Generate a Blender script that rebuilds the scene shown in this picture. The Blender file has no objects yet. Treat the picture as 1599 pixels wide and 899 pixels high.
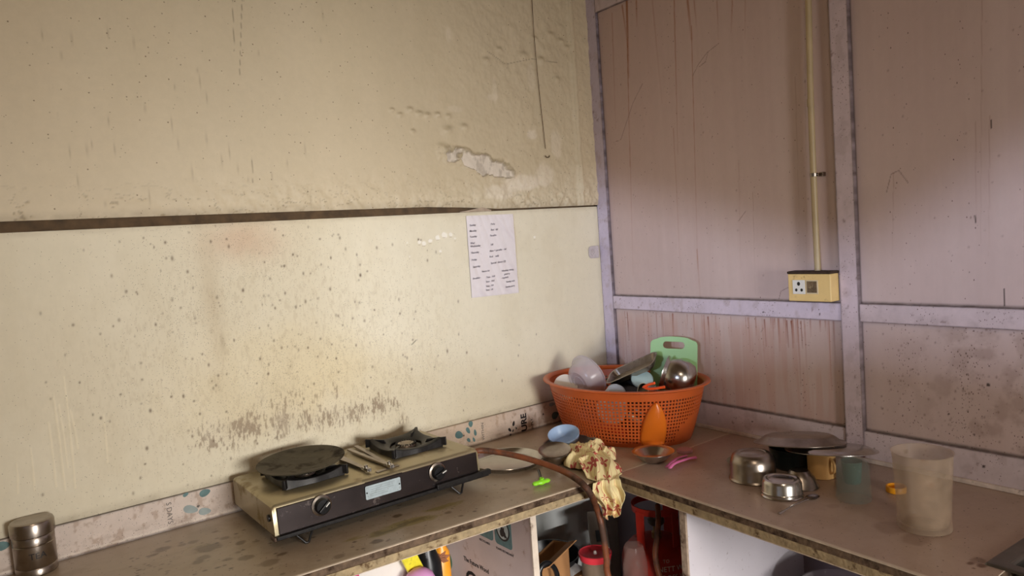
import bpy, bmesh, math, random
import numpy as np
from mathutils import Vector, Matrix

S = bpy.context.scene
COL = S.collection

# ---------------------------------------------------------------- camera
FPX = 1132.3
YAW, PIT, ROL = .6442, -.07, -.0723
CAM = np.array([-2.0816, -2.1555, .7332])
def _basis():
    cy, sy, cp, sp = math.cos(YAW), math.sin(YAW), math.cos(PIT), math.sin(PIT)
    f = np.array([sy*cp, cy*cp, sp]); r = np.array([cy, -sy, 0.]); u = np.cross(r, f)
    c, s = math.cos(ROL), math.sin(ROL)
    return c*r+s*u, -s*r+c*u, f
RV, UV, FV = _basis()
cam = bpy.data.objects.new('camera', bpy.data.cameras.new('camera')); COL.objects.link(cam)
cam.data.sensor_width = 36; cam.data.sensor_fit = 'HORIZONTAL'; cam.data.lens = FPX/1599*36
cam.data.clip_start = .02
cam.matrix_world = Matrix(((RV[0], UV[0], -FV[0], CAM[0]), (RV[1], UV[1], -FV[1], CAM[1]), (RV[2], UV[2], -FV[2], CAM[2]), (0, 0, 0, 1)))
S.camera = cam

# ---------------------------------------------------------------- light
S.view_settings.view_transform = 'Standard'; S.view_settings.look = 'None'
S.view_settings.exposure = 0.0; S.view_settings.gamma = 1; S.view_settings.use_curve_mapping = False
W = bpy.data.worlds.new('world'); S.world = W; W.use_nodes = True
W.node_tree.nodes['Background'].inputs[0].default_value = (.75, .82, 1, 1)
W.node_tree.nodes['Background'].inputs[1].default_value = .5
def area(name, loc, to, sx, sy, power, color, spread=180):
    l = bpy.data.lights.new(name, 'AREA'); l.shape = 'RECTANGLE'; l.size = sx; l.size_y = sy
    l.energy = power; l.color = color; l.spread = math.radians(spread)
    o = bpy.data.objects.new(name, l); COL.objects.link(o); o.location = loc
    o.rotation_euler = (Vector(to)-Vector(loc)).to_track_quat('-Z', 'Y').to_euler()
    return o
area('window_daylight', (-1.28, -5.0, .48), (-1.1, 0, .36), 1.25, .85, 145, (1, .97, .925), 160)
area('warm_fill', (-1.9, -2.6, 1.9), (-1.6, -1.2, -.7), .35, .35, 9, (1, .80, .60))  # added warm fill for the room, no lamp known here
area('low_fill', (-2.95, -4.3, -.215), (-.6, -.3, -.36), .6, .10, 55, (1, .96, .95), 120)  # added fill for the things under the worktops, let in by an invented slot
BEAM_POS = (-8.0, -4.5, 1.5)
area('cool_beam', BEAM_POS, (0, -.8, .5), .30, .30, 36, (.66, .76, 1.0), 60)  # cool beam, given its outline by a made-up hole in the side wall

# ---------------------------------------------------------------- places
DD = -.0209
ES = np.array([math.sin(DD), -math.cos(DD), 0.]); EN = np.array([math.cos(DD), math.sin(DD), 0.])
def ray(x, y): return FV+RV*(x-799.5)/FPX-UV*(y-449.5)/FPX
def pz(x, y, z=0.): d = ray(x, y); return Vector(CAM+(z-CAM[2])/d[2]*d)
def py(x, y, yy=0.): d = ray(x, y); return Vector(CAM+(yy-CAM[1])/d[1]*d)
def pxx(x, y, xx): d = ray(x, y); return Vector(CAM+(xx-CAM[0])/d[0]*d)
def wl(x, y): p = py(x, y); return (p.x, p.z)
def wr(x, y, off=0.):
    d = ray(x, y); p = CAM+(-off-CAM@EN)/(d@EN)*d
    return (float(p@ES), float(p[2]))
def RW(s, off, z): p = ES*s-EN*off; return (p[0], p[1], z)
def ppm(p): return FPX/float((np.array(p)-CAM)@FV)
def stand(xc, yfront, wpx, z=0.):
    """centre and radius of a round thing standing at z whose base shows its front at yfront"""
    p = pz(xc, yfront, z); r = wpx/2/ppm(p)
    d = Vector((p.x-CAM[0], p.y-CAM[1], 0)).normalized()
    p2 = p+d*r; r = wpx/2/ppm(p2)
    return p+d*r, r

# ---------------------------------------------------------------- helpers
def srgb(c):
    if isinstance(c, str): c = tuple(int(c[i:i+2], 16) for i in (0, 2, 4))
    return tuple(((v/255+.055)/1.055)**2.4 if v/255 > .04045 else v/255/12.92 for v in c)
def tag(o, label=None, cat=None, group=None, kind=None):
    if label: o['label'] = label
    if cat: o['category'] = cat
    if group: o['group'] = group
    if kind: o['kind'] = kind
    return o
def thing(name, label, cat, loc=(0, 0, 0), rz=0, group=None):
    o = bpy.data.objects.new(name, None); COL.objects.link(o); o.empty_display_size = .02
    o.location = loc; o.rotation_euler = (0, 0, rz)
    return tag(o, label, cat, group)

MATS = {}
def mat(name, color, rough=.5, metal=0., var=.12, nscale=30., bump=0., bscale=60., trans=0., alpha=1., coat=0.,
        dirt=None, dirt_amt=.0, dirt_scale=18., ior=1.45, sss=0., rvar=.15):
    if name in MATS: return MATS[name]
    m = bpy.data.materials.new(name); m.use_nodes = True; nt = m.node_tree; N = nt.nodes; L = nt.links
    b = N['Principled BSDF']; c = srgb(color)
    tc = N.new('ShaderNodeTexCoord')
    nz = N.new('ShaderNodeTexNoise'); nz.inputs['Scale'].default_value = nscale; nz.inputs['Detail'].default_value = 5
    L.new(tc.outputs['Object'], nz.inputs['Vector'])
    r = N.new('ShaderNodeValToRGB'); r.color_ramp.elements[0].position = .3; r.color_ramp.elements[1].position = .7
    r.color_ramp.elements[0].color = (*[max(0, v*(1-var)) for v in c], 1); r.color_ramp.elements[1].color = (*[min(1, v*(1+var)) for v in c], 1)
    L.new(nz.outputs['Fac'], r.inputs[0]); out = r.outputs[0]
    if dirt:
        n2 = N.new('ShaderNodeTexNoise'); n2.inputs['Scale'].default_value = dirt_scale; n2.inputs['Detail'].default_value = 8; n2.inputs['Roughness'].default_value = .65
        L.new(tc.outputs['Object'], n2.inputs['Vector'])
        r2 = N.new('ShaderNodeValToRGB'); t = .5-(dirt_amt-.5)*.35
        r2.color_ramp.elements[0].position = max(0, t-.05); r2.color_ramp.elements[1].position = min(1, t+.08)
        L.new(n2.outputs['Fac'], r2.inputs[0])
        mx = N.new('ShaderNodeMix'); mx.data_type = 'RGBA'; L.new(r2.outputs[0], mx.inputs[0]); L.new(out, mx.inputs[6]); mx.inputs[7].default_value = (*srgb(dirt), 1)
        out = mx.outputs[2]
        mr = N.new('ShaderNodeMapRange'); mr.inputs['To Min'].default_value = rough; mr.inputs['To Max'].default_value = min(1, rough+.35)
        L.new(r2.outputs[0], mr.inputs[0]); L.new(mr.outputs[0], b.inputs['Roughness'])
        if metal > 0:
            mm = N.new('ShaderNodeMapRange'); mm.inputs['To Min'].default_value = metal; mm.inputs['To Max'].default_value = .15
            L.new(r2.outputs[0], mm.inputs[0]); L.new(mm.outputs[0], b.inputs['Metallic'])
    else:
        mr = N.new('ShaderNodeMapRange'); mr.inputs['To Min'].default_value = max(.02, rough*(1-rvar)); mr.inputs['To Max'].default_value = min(1, rough*(1+rvar))
        L.new(nz.outputs['Fac'], mr.inputs[0]); L.new(mr.outputs[0], b.inputs['Roughness'])
    if not (dirt and metal > 0): b.inputs['Metallic'].default_value = metal
    L.new(out, b.inputs['Base Color'])
    b.inputs['Transmission Weight'].default_value = trans; b.inputs['Alpha'].default_value = alpha; b.inputs['IOR'].default_value = ior
    b.inputs['Coat Weight'].default_value = coat; b.inputs['Coat Roughness'].default_value = .15
    if sss: b.inputs['Subsurface Weight'].default_value = sss; b.inputs['Subsurface Radius'].default_value = (.01, .006, .004)
    if bump:
        bn = N.new('ShaderNodeTexNoise'); bn.inputs['Scale'].default_value = bscale; bn.inputs['Detail'].default_value = 6
        L.new(tc.outputs['Object'], bn.inputs['Vector'])
        bp = N.new('ShaderNodeBump'); bp.inputs['Strength'].default_value = bump; bp.inputs['Distance'].default_value = .002
        L.new(bn.outputs['Fac'], bp.inputs['Height']); L.new(bp.outputs[0], b.inputs['Normal'])
    MATS[name] = m
    return m

def paint_mat(name, rough=.45, spec='2a1c12', sscale=260., bump=.25, bscale=55., vstretch=1., fine=.05, coat=0.):
    """paint read from the vertices (stains with a shape of their own) + fine flecks, density in alpha"""
    m = bpy.data.materials.new(name); m.use_nodes = True; nt = m.node_tree; N = nt.nodes; L = nt.links; b = N['Principled BSDF']
    at = N.new('ShaderNodeAttribute'); at.attribute_name = 'paint'
    tc = N.new('ShaderNodeTexCoord'); mp = N.new('ShaderNodeMapping'); mp.inputs['Scale'].default_value = (1, 1, vstretch)
    L.new(tc.outputs['Object'], mp.inputs[0])
    v = N.new('ShaderNodeTexVoronoi'); v.inputs['Scale'].default_value = sscale; v.inputs['Randomness'].default_value = 1
    L.new(mp.outputs[0], v.inputs['Vector'])
    sp = N.new('ShaderNodeSeparateColor'); L.new(v.outputs['Color'], sp.inputs[0])
    # a cell carries a fleck if random < density ; fleck radius by another random
    lt = N.new('ShaderNodeMath'); lt.operation = 'LESS_THAN'; L.new(sp.outputs[0], lt.inputs[0]); L.new(at.outputs['Alpha'], lt.inputs[1])
    rr = N.new('ShaderNodeMapRange'); rr.inputs['To Min'].default_value = .12; rr.inputs['To Max'].default_value = .5; L.new(sp.outputs[1], rr.inputs[0])
    l2 = N.new('ShaderNodeMath'); l2.operation = 'LESS_THAN'; L.new(v.outputs['Distance'], l2.inputs[0]); L.new(rr.outputs[0], l2.inputs[1])
    mu = N.new('ShaderNodeMath'); mu.operation = 'MULTIPLY'; L.new(lt.outputs[0], mu.inputs[0]); L.new(l2.outputs[0], mu.inputs[1])
    m3 = N.new('ShaderNodeMath'); m3.operation = 'MULTIPLY'; L.new(mu.outputs[0], m3.inputs[0])
    r3 = N.new('ShaderNodeMapRange'); r3.inputs['To Min'].default_value = .3; r3.inputs['To Max'].default_value = .9; L.new(sp.outputs[2], r3.inputs[0]); L.new(r3.outputs[0], m3.inputs[1])
    nz = N.new('ShaderNodeTexNoise'); nz.inputs['Scale'].default_value = 40; nz.inputs['Detail'].default_value = 8; nz.inputs['Roughness'].default_value = .7
    L.new(mp.outputs[0], nz.inputs['Vector'])
    mr = N.new('ShaderNodeMapRange'); mr.inputs['From Min'].default_value = .3; mr.inputs['From Max'].default_value = .7; mr.inputs['To Min'].default_value = 1-fine; mr.inputs['To Max'].default_value = 1+fine
    L.new(nz.outputs['Fac'], mr.inputs[0])
    vm = N.new('ShaderNodeVectorMath'); vm.operation = 'SCALE'; L.new(at.outputs['Color'], vm.inputs[0]); L.new(mr.outputs[0], vm.inputs['Scale'])
    mx = N.new('ShaderNodeMix'); mx.data_type = 'RGBA'; L.new(m3.outputs[0], mx.inputs[0]); L.new(vm.outputs[0], mx.inputs[6]); mx.inputs[7].default_value = (*srgb(spec), 1)
    L.new(mx.outputs[2], b.inputs['Base Color']); b.inputs['Roughness'].default_value = rough
    b.inputs['Coat Weight'].default_value = coat; b.inputs['Coat Roughness'].default_value = .25
    bn = N.new('ShaderNodeTexNoise'); bn.inputs['Scale'].default_value = bscale; bn.inputs['Detail'].default_value = 5; L.new(tc.outputs['Object'], bn.inputs['Vector'])
    bp = N.new('ShaderNodeBump'); bp.inputs['Strength'].default_value = bump; bp.inputs['Distance'].default_value = .002
    L.new(bn.outputs['Fac'], bp.inputs['Height']); L.new(bp.outputs[0], b.inputs['Normal'])
    return m

class MB:
    def __init__(s): s.v = []; s.f = []
    def add(s, vs, fs):
        n = len(s.v); s.v += [tuple(v) for v in vs]; s.f += [tuple(i+n for i in f) for f in fs]; return s
    def box(s, x0, x1, y0, y1, z0, z1):
        return s.add([(x, y, z) for x in (x0, x1) for y in (y0, y1) for z in (z0, z1)],
                     [(0, 1, 3, 2), (4, 6, 7, 5), (0, 4, 5, 1), (2, 3, 7, 6), (0, 2, 6, 4), (1, 5, 7, 3)])
    def boxm(s, M, sx, sy, sz):
        v = [M @ Vector((x*sx/2, y*sy/2, z*sz/2)) for x in (-1, 1) for y in (-1, 1) for z in (-1, 1)]
        return s.add(v, [(0, 1, 3, 2), (4, 6, 7, 5), (0, 4, 5, 1), (2, 3, 7, 6), (0, 2, 6, 4), (1, 5, 7, 3)])
    def bar(s, a, b, w, h, up=(0, 0, 1)):
        a = Vector(a); b = Vector(b); d = b-a; x = d.normalized(); y = Vector(up).cross(x)
        if y.length < 1e-4: y = Vector((0, 1, 0)).cross(x)
        y.normalize(); z = x.cross(y); c = (a+b)/2
        M = Matrix(((x.x, y.x, z.x, c.x), (x.y, y.y, z.y, c.y), (x.z, y.z, z.z, c.z), (0, 0, 0, 1)))
        return s.boxm(M, d.length, w, h)
    def prism(s, poly, z0, z1, f=None):
        n = len(poly); f = f or (lambda x, y, z: (x, y, z))
        a = [f(x, y, z0) for x, y in poly]; b = [f(x, y, z1) for x, y in poly]
        return s.add(a+b, [tuple(range(n-1, -1, -1)), tuple(range(n, 2*n))]+[(i, (i+1) % n, n+(i+1) % n, n+i) for i in range(n)])
    def lathe(s, prof, n=48, M=None, sx=1., sy=1.):
        vs = []; fs = []; k = len(prof)
        for i in range(n):
            a = 2*math.pi*i/n
            for r, z in prof:
                v = Vector((r*math.cos(a)*sx, r*math.sin(a)*sy, z)); vs.append(M @ v if M else v)
        for i in range(n):
            j = (i+1) % n
            for t in range(k-1): fs.append((i*k+t, j*k+t, j*k+t+1, i*k+t+1))
        if prof[0][0] > 1e-6: pass
        return s.add(vs, fs)
    def tube(s, pts, r, n=10, closed=False, cap=True, flat=1.):
        pts = [Vector(p) for p in pts]; m = len(pts); rs = r if isinstance(r, (list, tuple)) else [r]*m
        vs = []; prev = None
        for i, p in enumerate(pts):
            if closed: t = pts[(i+1) % m]-pts[i-1]
            else: t = pts[min(i+1, m-1)]-pts[max(i-1, 0)]
            t.normalize()
            if prev is None:
                u = t.cross(Vector((0, 0, 1)))
                if u.length < .1: u = t.cross(Vector((0, 1, 0)))
            else: u = prev-t*prev.dot(t)
            u.normalize(); prev = u; w = t.cross(u)
            vs += [p+(u*math.cos(a)+w*math.sin(a)*flat)*rs[i] for a in [2*math.pi*k/n for k in range(n)]]
        fs = []
        for i in range(m if closed else m-1):
            j = (i+1) % m
            for k in range(n): fs.append((i*n+k, i*n+(k+1) % n, j*n+(k+1) % n, j*n+k))
        if cap and not closed: fs += [tuple(range(n-1, -1, -1)), tuple((m-1)*n+k for k in range(n))]
        return s.add(vs, fs)
    def build(s, name, m, parent=None, smooth=False, bevel=0., solid=0., sub=0, seg=2, off=0, world=False):
        me = bpy.data.meshes.new(name); me.from_pydata(s.v, [], s.f); me.validate()
        bm = bmesh.new(); bm.from_mesh(me); bmesh.ops.remove_doubles(bm, verts=bm.verts, dist=1e-6)
        bmesh.ops.recalc_face_normals(bm, faces=bm.faces); bm.to_mesh(me); bm.free()
        if smooth:
            me.polygons.foreach_set('use_smooth', [True]*len(me.polygons))
        me.materials.append(m)
        o = bpy.data.objects.new(name, me); COL.objects.link(o)
        if parent:
            o.parent = parent
            if world: o.matrix_parent_inverse = parent_world(parent).inverted()
        if solid:
            md = o.modifiers.new('solid', 'SOLIDIFY'); md.thickness = solid; md.offset = off
        if bevel:
            md = o.modifiers.new('bevel', 'BEVEL'); md.width = bevel; md.segments = seg; md.limit_method = 'ANGLE'; md.angle_limit = math.radians(40)
            if smooth: md.harden_normals = False
        if sub:
            md = o.modifiers.new('sub', 'SUBSURF'); md.levels = sub; md.render_levels = sub
        if smooth and not sub:
            try: me.set_sharp_from_angle(angle=math.radians(38))
            except Exception: pass
        return o
def parent_world(p):
    M = Matrix.LocRotScale(p.location, p.rotation_euler, p.scale)
    return (parent_world(p.parent) @ M) if p.parent else M
def top(o, label, cat, group=None): return tag(o, label, cat, group)
def struct(o): o['kind'] = 'structure'; return o

def spline(pts, n=8):
    pts = [Vector(p) for p in pts]; out = []
    P = [pts[0]*2-pts[1]]+pts+[pts[-1]*2-pts[-2]]
    for i in range(1, len(P)-2):
        for k in range(n):
            t = k/n; a, b, c, d = P[i-1], P[i], P[i+1], P[i+2]
            out.append(.5*((2*b)+(c-a)*t+(2*a-5*b+4*c-d)*t*t+(3*b-a-3*c+d)*t**3))
    out.append(pts[-1]); return out

_dg = [None]
def text(body, name, size, org, right, up, m, parent=None, align='LEFT', shear=0., depth=.0004, sx=1., warp=None, bold=0., world=False):
    cu = bpy.data.curves.new(name, 'FONT'); cu.body = body; cu.size = size; cu.align_x = align; cu.extrude = depth/2; cu.shear = shear; cu.offset = bold
    cu.resolution_u = 3
    o = bpy.data.objects.new(name, cu); COL.objects.link(o)
    bpy.context.view_layer.update()
    me = bpy.data.meshes.new_from_object(o.evaluated_get(bpy.context.evaluated_depsgraph_get()))
    bpy.data.objects.remove(o)
    right = Vector(right).normalized(); up = Vector(up).normalized(); nn = right.cross(up); org = Vector(org)
    for v in me.vertices:
        c = v.co
        v.co = warp(c.x*sx, c.y, c.z) if warp else org+right*c.x*sx+up*c.y+nn*(c.z+depth/2)
    me.materials.clear(); me.materials.append(m); me.name = name
    o = bpy.data.objects.new(name, me); COL.objects.link(o)
    if parent:
        o.parent = parent
        if world: o.matrix_parent_inverse = parent_world(parent).inverted()
    return o

# numpy noise
def _h(ix, iy, s): v = np.sin(ix*127.1+iy*311.7+s*74.7)*43758.5453; return v-np.floor(v)
def vn(x, y, s=0):
    ix = np.floor(x); iy = np.floor(y); fx = x-ix; fy = y-iy; fx = fx*fx*(3-2*fx); fy = fy*fy*(3-2*fy)
    return (_h(ix, iy, s)*(1-fx)+_h(ix+1, iy, s)*fx)*(1-fy)+(_h(ix, iy+1, s)*(1-fx)+_h(ix+1, iy+1, s)*fx)*fy
def fbm(x, y, s=0, o=5):
    a = 0; t = 0; w = 1.
    for i in range(o): a = a+w*vn(x, y, s+i*13); t += w; w *= .55; x = x*2.03; y = y*2.03
    return a/t
def sm(a, b, x): t = np.clip((x-a)/(b-a), 0, 1); return t*t*(3-2*t)
class Canvas:
    def __init__(c, U, V, base): c.U = U; c.V = V; c.rgb = np.ones(U.shape+(3,))*np.array(srgb(base)); c.den = np.zeros(U.shape); c.disp = np.zeros(U.shape)
    def mix(c, mask, color):
        k = np.array(srgb(color)); m = np.clip(mask, 0, 1)[..., None]; c.rgb = c.rgb*(1-m)+k*m
    def blob(c, u, v, ru, rv, rot=0.): 
        du = c.U-u; dv = c.V-v; ca, sa = math.cos(rot), math.sin(rot)
        return np.exp(-(((du*ca+dv*sa)/ru)**2+((-du*sa+dv*ca)/rv)**2))
    def line(c, pts, w, wig=.0, seed=0):
        best = np.full(c.U.shape, 9.)
        for (u0, v0), (u1, v1) in zip(pts[:-1], pts[1:]):
            d = np.hypot(u1-u0, v1-v0)+1e-9; t = np.clip(((c.U-u0)*(u1-u0)+(c.V-v0)*(v1-v0))/d**2, 0, 1)
            best = np.minimum(best, np.hypot(c.U-u0-t*(u1-u0), c.V-v0-t*(v1-v0)))
        if wig: best = best+wig*(fbm(c.U*90, c.V*90, seed, 3)-.5)
        return 1-sm(w*.5, w*1.3, best)
def grid(name, us, vs, place, canvas_fn, m, thick_dir=None, thick=0., parent=None, quadskip=None):
    """a dense painted sheet; place(U,V,disp)->xyz arrays. thick adds a back and rim"""
    U, V = np.meshgrid(us, vs, indexing='xy'); c = canvas_fn(U, V)
    X, Y, Z = place(U, V, c.disp)
    nv, nu = U.shape; co = np.stack([X, Y, Z], -1).reshape(-1, 3)
    idx = np.arange(nu*nv).reshape(nv, nu)
    q = np.stack([idx[:-1, :-1], idx[:-1, 1:], idx[1:, 1:], idx[1:, :-1]], -1).reshape(-1, 4)
    rgba = np.concatenate([np.clip(c.rgb, 0, 1), np.clip(c.den, 0, 1)[..., None]], -1).reshape(-1, 4)
    if thick:
        ring = np.concatenate([idx[0, :], idx[1:, -1], idx[-1, -2::-1], idx[-2:0:-1, 0]])
        X2, Y2, Z2 = place(U, V, np.full(U.shape, -thick)); b = np.stack([X2, Y2, Z2], -1).reshape(-1, 3)[ring]
        n0 = len(co); k = len(ring); co = np.concatenate([co, b]); rgba = np.concatenate([rgba, rgba[ring]*np.array([.8, .8, .8, 1])])
        i = np.arange(k); j = (i+1) % k
        q = np.concatenate([q, np.stack([ring[j], ring[i], n0+i, n0+j], -1)])
    me = bpy.data.meshes.new(name); me.vertices.add(len(co)); me.vertices.foreach_set('co', co.astype(np.float32).ravel())
    me.loops.add(q.size); me.loops.foreach_set('vertex_index', q.astype(np.int32).ravel())
    me.polygons.add(len(q)); me.polygons.foreach_set('loop_start', (np.arange(len(q))*4).astype(np.int32)); me.polygons.foreach_set('loop_total', np.full(len(q), 4, np.int32))
    me.update(calc_edges=True)
    a = me.attributes.new('paint', 'FLOAT_COLOR', 'POINT'); a.data.foreach_set('color', rgba.astype(np.float32).ravel())
    me.polygons.foreach_set('use_smooth', [True]*len(me.polygons))
    try: me.set_sharp_from_angle(angle=math.radians(50))
    except Exception: pass
    me.materials.append(m); o = bpy.data.objects.new(name, me); COL.objects.link(o)
    if parent: o.parent = parent
    return o

FLOOR = -.76; CEIL = 2.15
# ================================================================ SETTING
m_wall = mat('room_paint', (188, 172, 142), .8, var=.05, nscale=3)
m_ceil = mat('ceiling_paint', (170, 150, 125), .85, var=.05, nscale=3)
m_floor = mat('floor_cement', (104, 88, 76), .6, var=.15, nscale=6, bump=.3)
X0, Y0 = -3.2, -3.2
struct(MB().box(X0, .15, Y0, .15, FLOOR-.1, FLOOR).build('floor', m_floor))
struct(MB().box(X0-.1, .15, Y0-.1, .15, CEIL, CEIL+.1).build('ceiling', m_ceil))
def wall_hole(name, outer, inner, f, thick, m, inner2=None):
    bm = bmesh.new()
    for loop in (outer, inner)+((inner2,) if inner2 else ()):
        vs = [bm.verts.new(f(*p)) for p in loop]
        for i in range(len(vs)): bm.edges.new((vs[i], vs[(i+1) % len(vs)]))
    bmesh.ops.triangle_fill(bm, use_beauty=True, use_dissolve=False, edges=bm.edges)
    me = bpy.data.meshes.new(name); bm.to_mesh(me); bm.free(); me.materials.append(m)
    o = bpy.data.objects.new(name, me); COL.objects.link(o)
    md = o.modifiers.new('solid', 'SOLIDIFY'); md.thickness = thick; md.offset = 0
    return struct(o)
# wall behind the camera: window sized to shape key, low slot invented for fill
wall_hole('wall_back', [(X0, FLOOR), (.1, FLOOR), (.1, CEIL), (X0, CEIL)], [(-1.65, -.15), (-.79, -.15), (-.79, .88), (-1.65, .88)], lambda x, z: (x, Y0-.03, z), .06, m_wall, [(-2.95, -.72), (-2.1, -.72), (-2.1, -.20), (-2.95, -.20)])
# side wall with a made-up hole, outlined to shape the beam on the right wall
def thru(s, z):
    p = Vector(RW(s, 0, z)); L = Vector(BEAM_POS); t = (X0-L.x)/(p.x-L.x); q = L+(p-L)*t; return (q.y, q.z)
gap = [thru(*p) for p in [(-.75, .25), (-.05, .08), (.5, .27), (1.0, .36), (1.6, .34), (1.85, .5), (1.85, 1.02), (1.5, .83), (1.05, .60), (.6, .74), (-.05, .92), (-.75, .70)]]
wall_hole('wall_side', [(Y0, FLOOR), (.1, FLOOR), (.1, CEIL), (Y0, CEIL)], gap, lambda y, z: (X0-.001, y, z), .004, m_wall)

# ---- left wall : rough plaster above, painted board below
m_plast = paint_mat('plaster_paint', .55, '6a563a', 230, .35, 38, 1., .035)
m_board = paint_mat('board_paint', .6, '4a3826', 420, .12, 60, .75, .03)
def zed(x):  # lower edge of the plaster
    return np.interp(x, [-2.5, -2.0, -.80, -.66, -.5, 0], [.862, .860, .856, .850, .840, .838])
def plaster(U, V):
    XX = U; ZZ = zed(U)+(V)*(1.78-zed(U)); c = Canvas(XX, ZZ, (212, 198, 170))
    n = fbm(XX*3, ZZ*3, 1); c.rgb *= (0.94+.12*n)[..., None]
    c.mix(.30*fbm(XX*8, ZZ*2, 5), (186, 172, 136))
    c.mix(.25*sm(-1.3, -2.1, XX)*fbm(XX*4, ZZ*3, 8), (190, 160, 118))
    c.disp += .0022*(fbm(XX*7, ZZ*7, 3)-.5)
    # rough band low on the wall and near the corner
    near = sm(.16, .0, ZZ-zed(XX))*sm(-2.1, -1.2, XX)+sm(-1.1, -.25, XX)*.9
    c.disp += near*.0095*(fbm(XX*38, ZZ*34, 9)-.5)+near*.007*(fbm(XX*14, ZZ*16, 19)-.5)
    crk = np.abs(fbm(XX*9, ZZ*26, 12)-.5)
    cm = (1-sm(.0, .012, crk))*sm(.12, .02, ZZ-zed(XX))
    c.disp -= .002*cm; c.mix(.45*cm, (96, 80, 58))
    # efflorescence and worn white spots
    for (px_, py_, wx, wz, k) in [(830, 210, .028, .02, .9), (700, 55, .012, .035, .4), (772, 140, .012, .05, .4), (768, 152, .03, .015, .45), (830, 120, .02, .06, .35), (815, 285, .10, .035, .85), (850, 272, .05, .05, .6), (780, 300, .08, .03, .6), (868, 225, .03, .06, .5), (710, 170, .04, .012, .35)]:
        u, v = wl(px_, py_); b = c.blob(u, v, wx, wz); c.mix(min(1, k*1.15)*sm(.30, .62, b*(.55+.9*fbm(XX*60, ZZ*60, int(px_)))), (226, 214, 192))
    # flaked patch showing white render
    u, v = wl(752, 258); d = ((XX-u)*.97+(ZZ-v)*.25); e = (-(XX-u)*.25*-1+(ZZ-v))
    e = (ZZ-v)+(XX-u)*.24; rad = np.hypot(d/.122, e/.036)+1.15*(fbm(XX*34, ZZ*34, 31, 5)-.5)+.5*(fbm(XX*11, ZZ*14, 37, 2)-.5)
    ins = 1-sm(.88, 1.0, rad); c.mix(ins, (222, 212, 198)); c.disp -= ins*.006; c.mix(ins*sm(.5, .62, fbm(XX*55, ZZ*25, 77)), (196, 186, 172))
    edge = sm(.86, .98, rad)*(1-sm(1.0, 1.35, rad)); c.disp += edge*.006; c.mix(edge*.5*(e > 0), (150, 135, 104))
    # blisters
    for k, (px_, py_, r_) in enumerate([(640, 172, .012), (655, 178, .012), (668, 181, .013), (683, 180, .012), (700, 182, .011), (625, 180, .01), (612, 172, .008), (780, 78, .014), (700, 205, .02), (725, 200, .016), (690, 232, .02), (760, 95, .014), (818, 88, .02), (845, 95, .016), (860, 55, .014), (875, 65, .014), (885, 75, .012), (870, 125, .014), (645, 205, .008), (835, 60, .01)]):
        u, v = wl(px_, py_); b = c.blob(u, v, r_, r_*.7); c.disp += .008*b*(.4+fbm(XX*70, ZZ*70, k)); c.mix(.25*sm(.5, .9, b)*(k % 3 == 0), (236, 226, 200))
        c.mix(.35*np.clip(c.blob(u, v+r_*.8, r_*1.1, r_*.35), 0, 1), (140, 125, 92))
    # crack lines
    for pts in [[(831, 0), (838, 90), (846, 165), (853, 238)], [(363, 0), (366, 80)], [(378, 0), (374, 120)], [(83, 130), (90, 188)], [(393, 235), (395, 285)], [(760, 80), (790, 100), (830, 92), (870, 98)]]:
        if pts[0][0] == 831: continue
        c.mix(.5*c.line([wl(*p) for p in pts], .0012, .001), (92, 76, 54))
    # vertical batten of paint beside the corner
    s = sm(-.088, -.078, XX); c.disp += s*.009; c.rgb = c.rgb*(1-s[..., None]*.5)+s[..., None]*.5*np.array(srgb((208, 190, 160)))
    c.disp += .006*sm(-.105, -.09, XX)*sm(-.07, -.085, XX)
    # faint dirt, flecks
    c.mix(.5*sm(.03, 0., ZZ-zed(XX))*fbm(XX*40, ZZ*60, 44), (110, 92, 66))
    c.den = .008+.035*fbm(XX*5, ZZ*5, 50)*sm(-2.1, -1.7, XX)*sm(-.6, -1.1, XX)
    c.den += .03*sm(-.5, -.2, XX)
    for k in range(34):
        r = random.Random(k); u, v = wl(r.uniform(60, 520), r.uniform(20, 330)); h = r.uniform(.006, .02)
        c.mix(.35*c.blob(u, v, .0022, h), (120, 98, 70))
    return c
def pl_place(U, V, D): 
    return U, -D-.004*0, zed(U)+V*(1.78-zed(U))
struct(grid('wall_left', np.linspace(-2.45, .004, 720), np.linspace(0, 1, 270), pl_place, plaster, m_plast, thick=.03))
struct(MB().box(-3.3, .1, .022, .12, FLOOR, CEIL).build('wall_left_core', mat('lower_wall_paint', (205, 208, 204), .6, var=.06, nscale=4, dirt=(60, 56, 54), dirt_amt=.05, dirt_scale=6)))
struct(MB().box(-3.3, -2.4, -.0, .03, .86, CEIL).build('wall_left_plaster', m_wall)); struct(MB().box(-2.45, .02, -.0, .03, 1.775, CEIL).build('wall_left_top', m_wall))
struct(MB().box(-2.45, -.0, .0105, .024, .80, .90).build('trim_groove', mat('groove_shade', (88, 70, 50), .9, var=.3, nscale=40, bump=.6)))  # dark brown puts the shade of the recess into the colour

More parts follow.
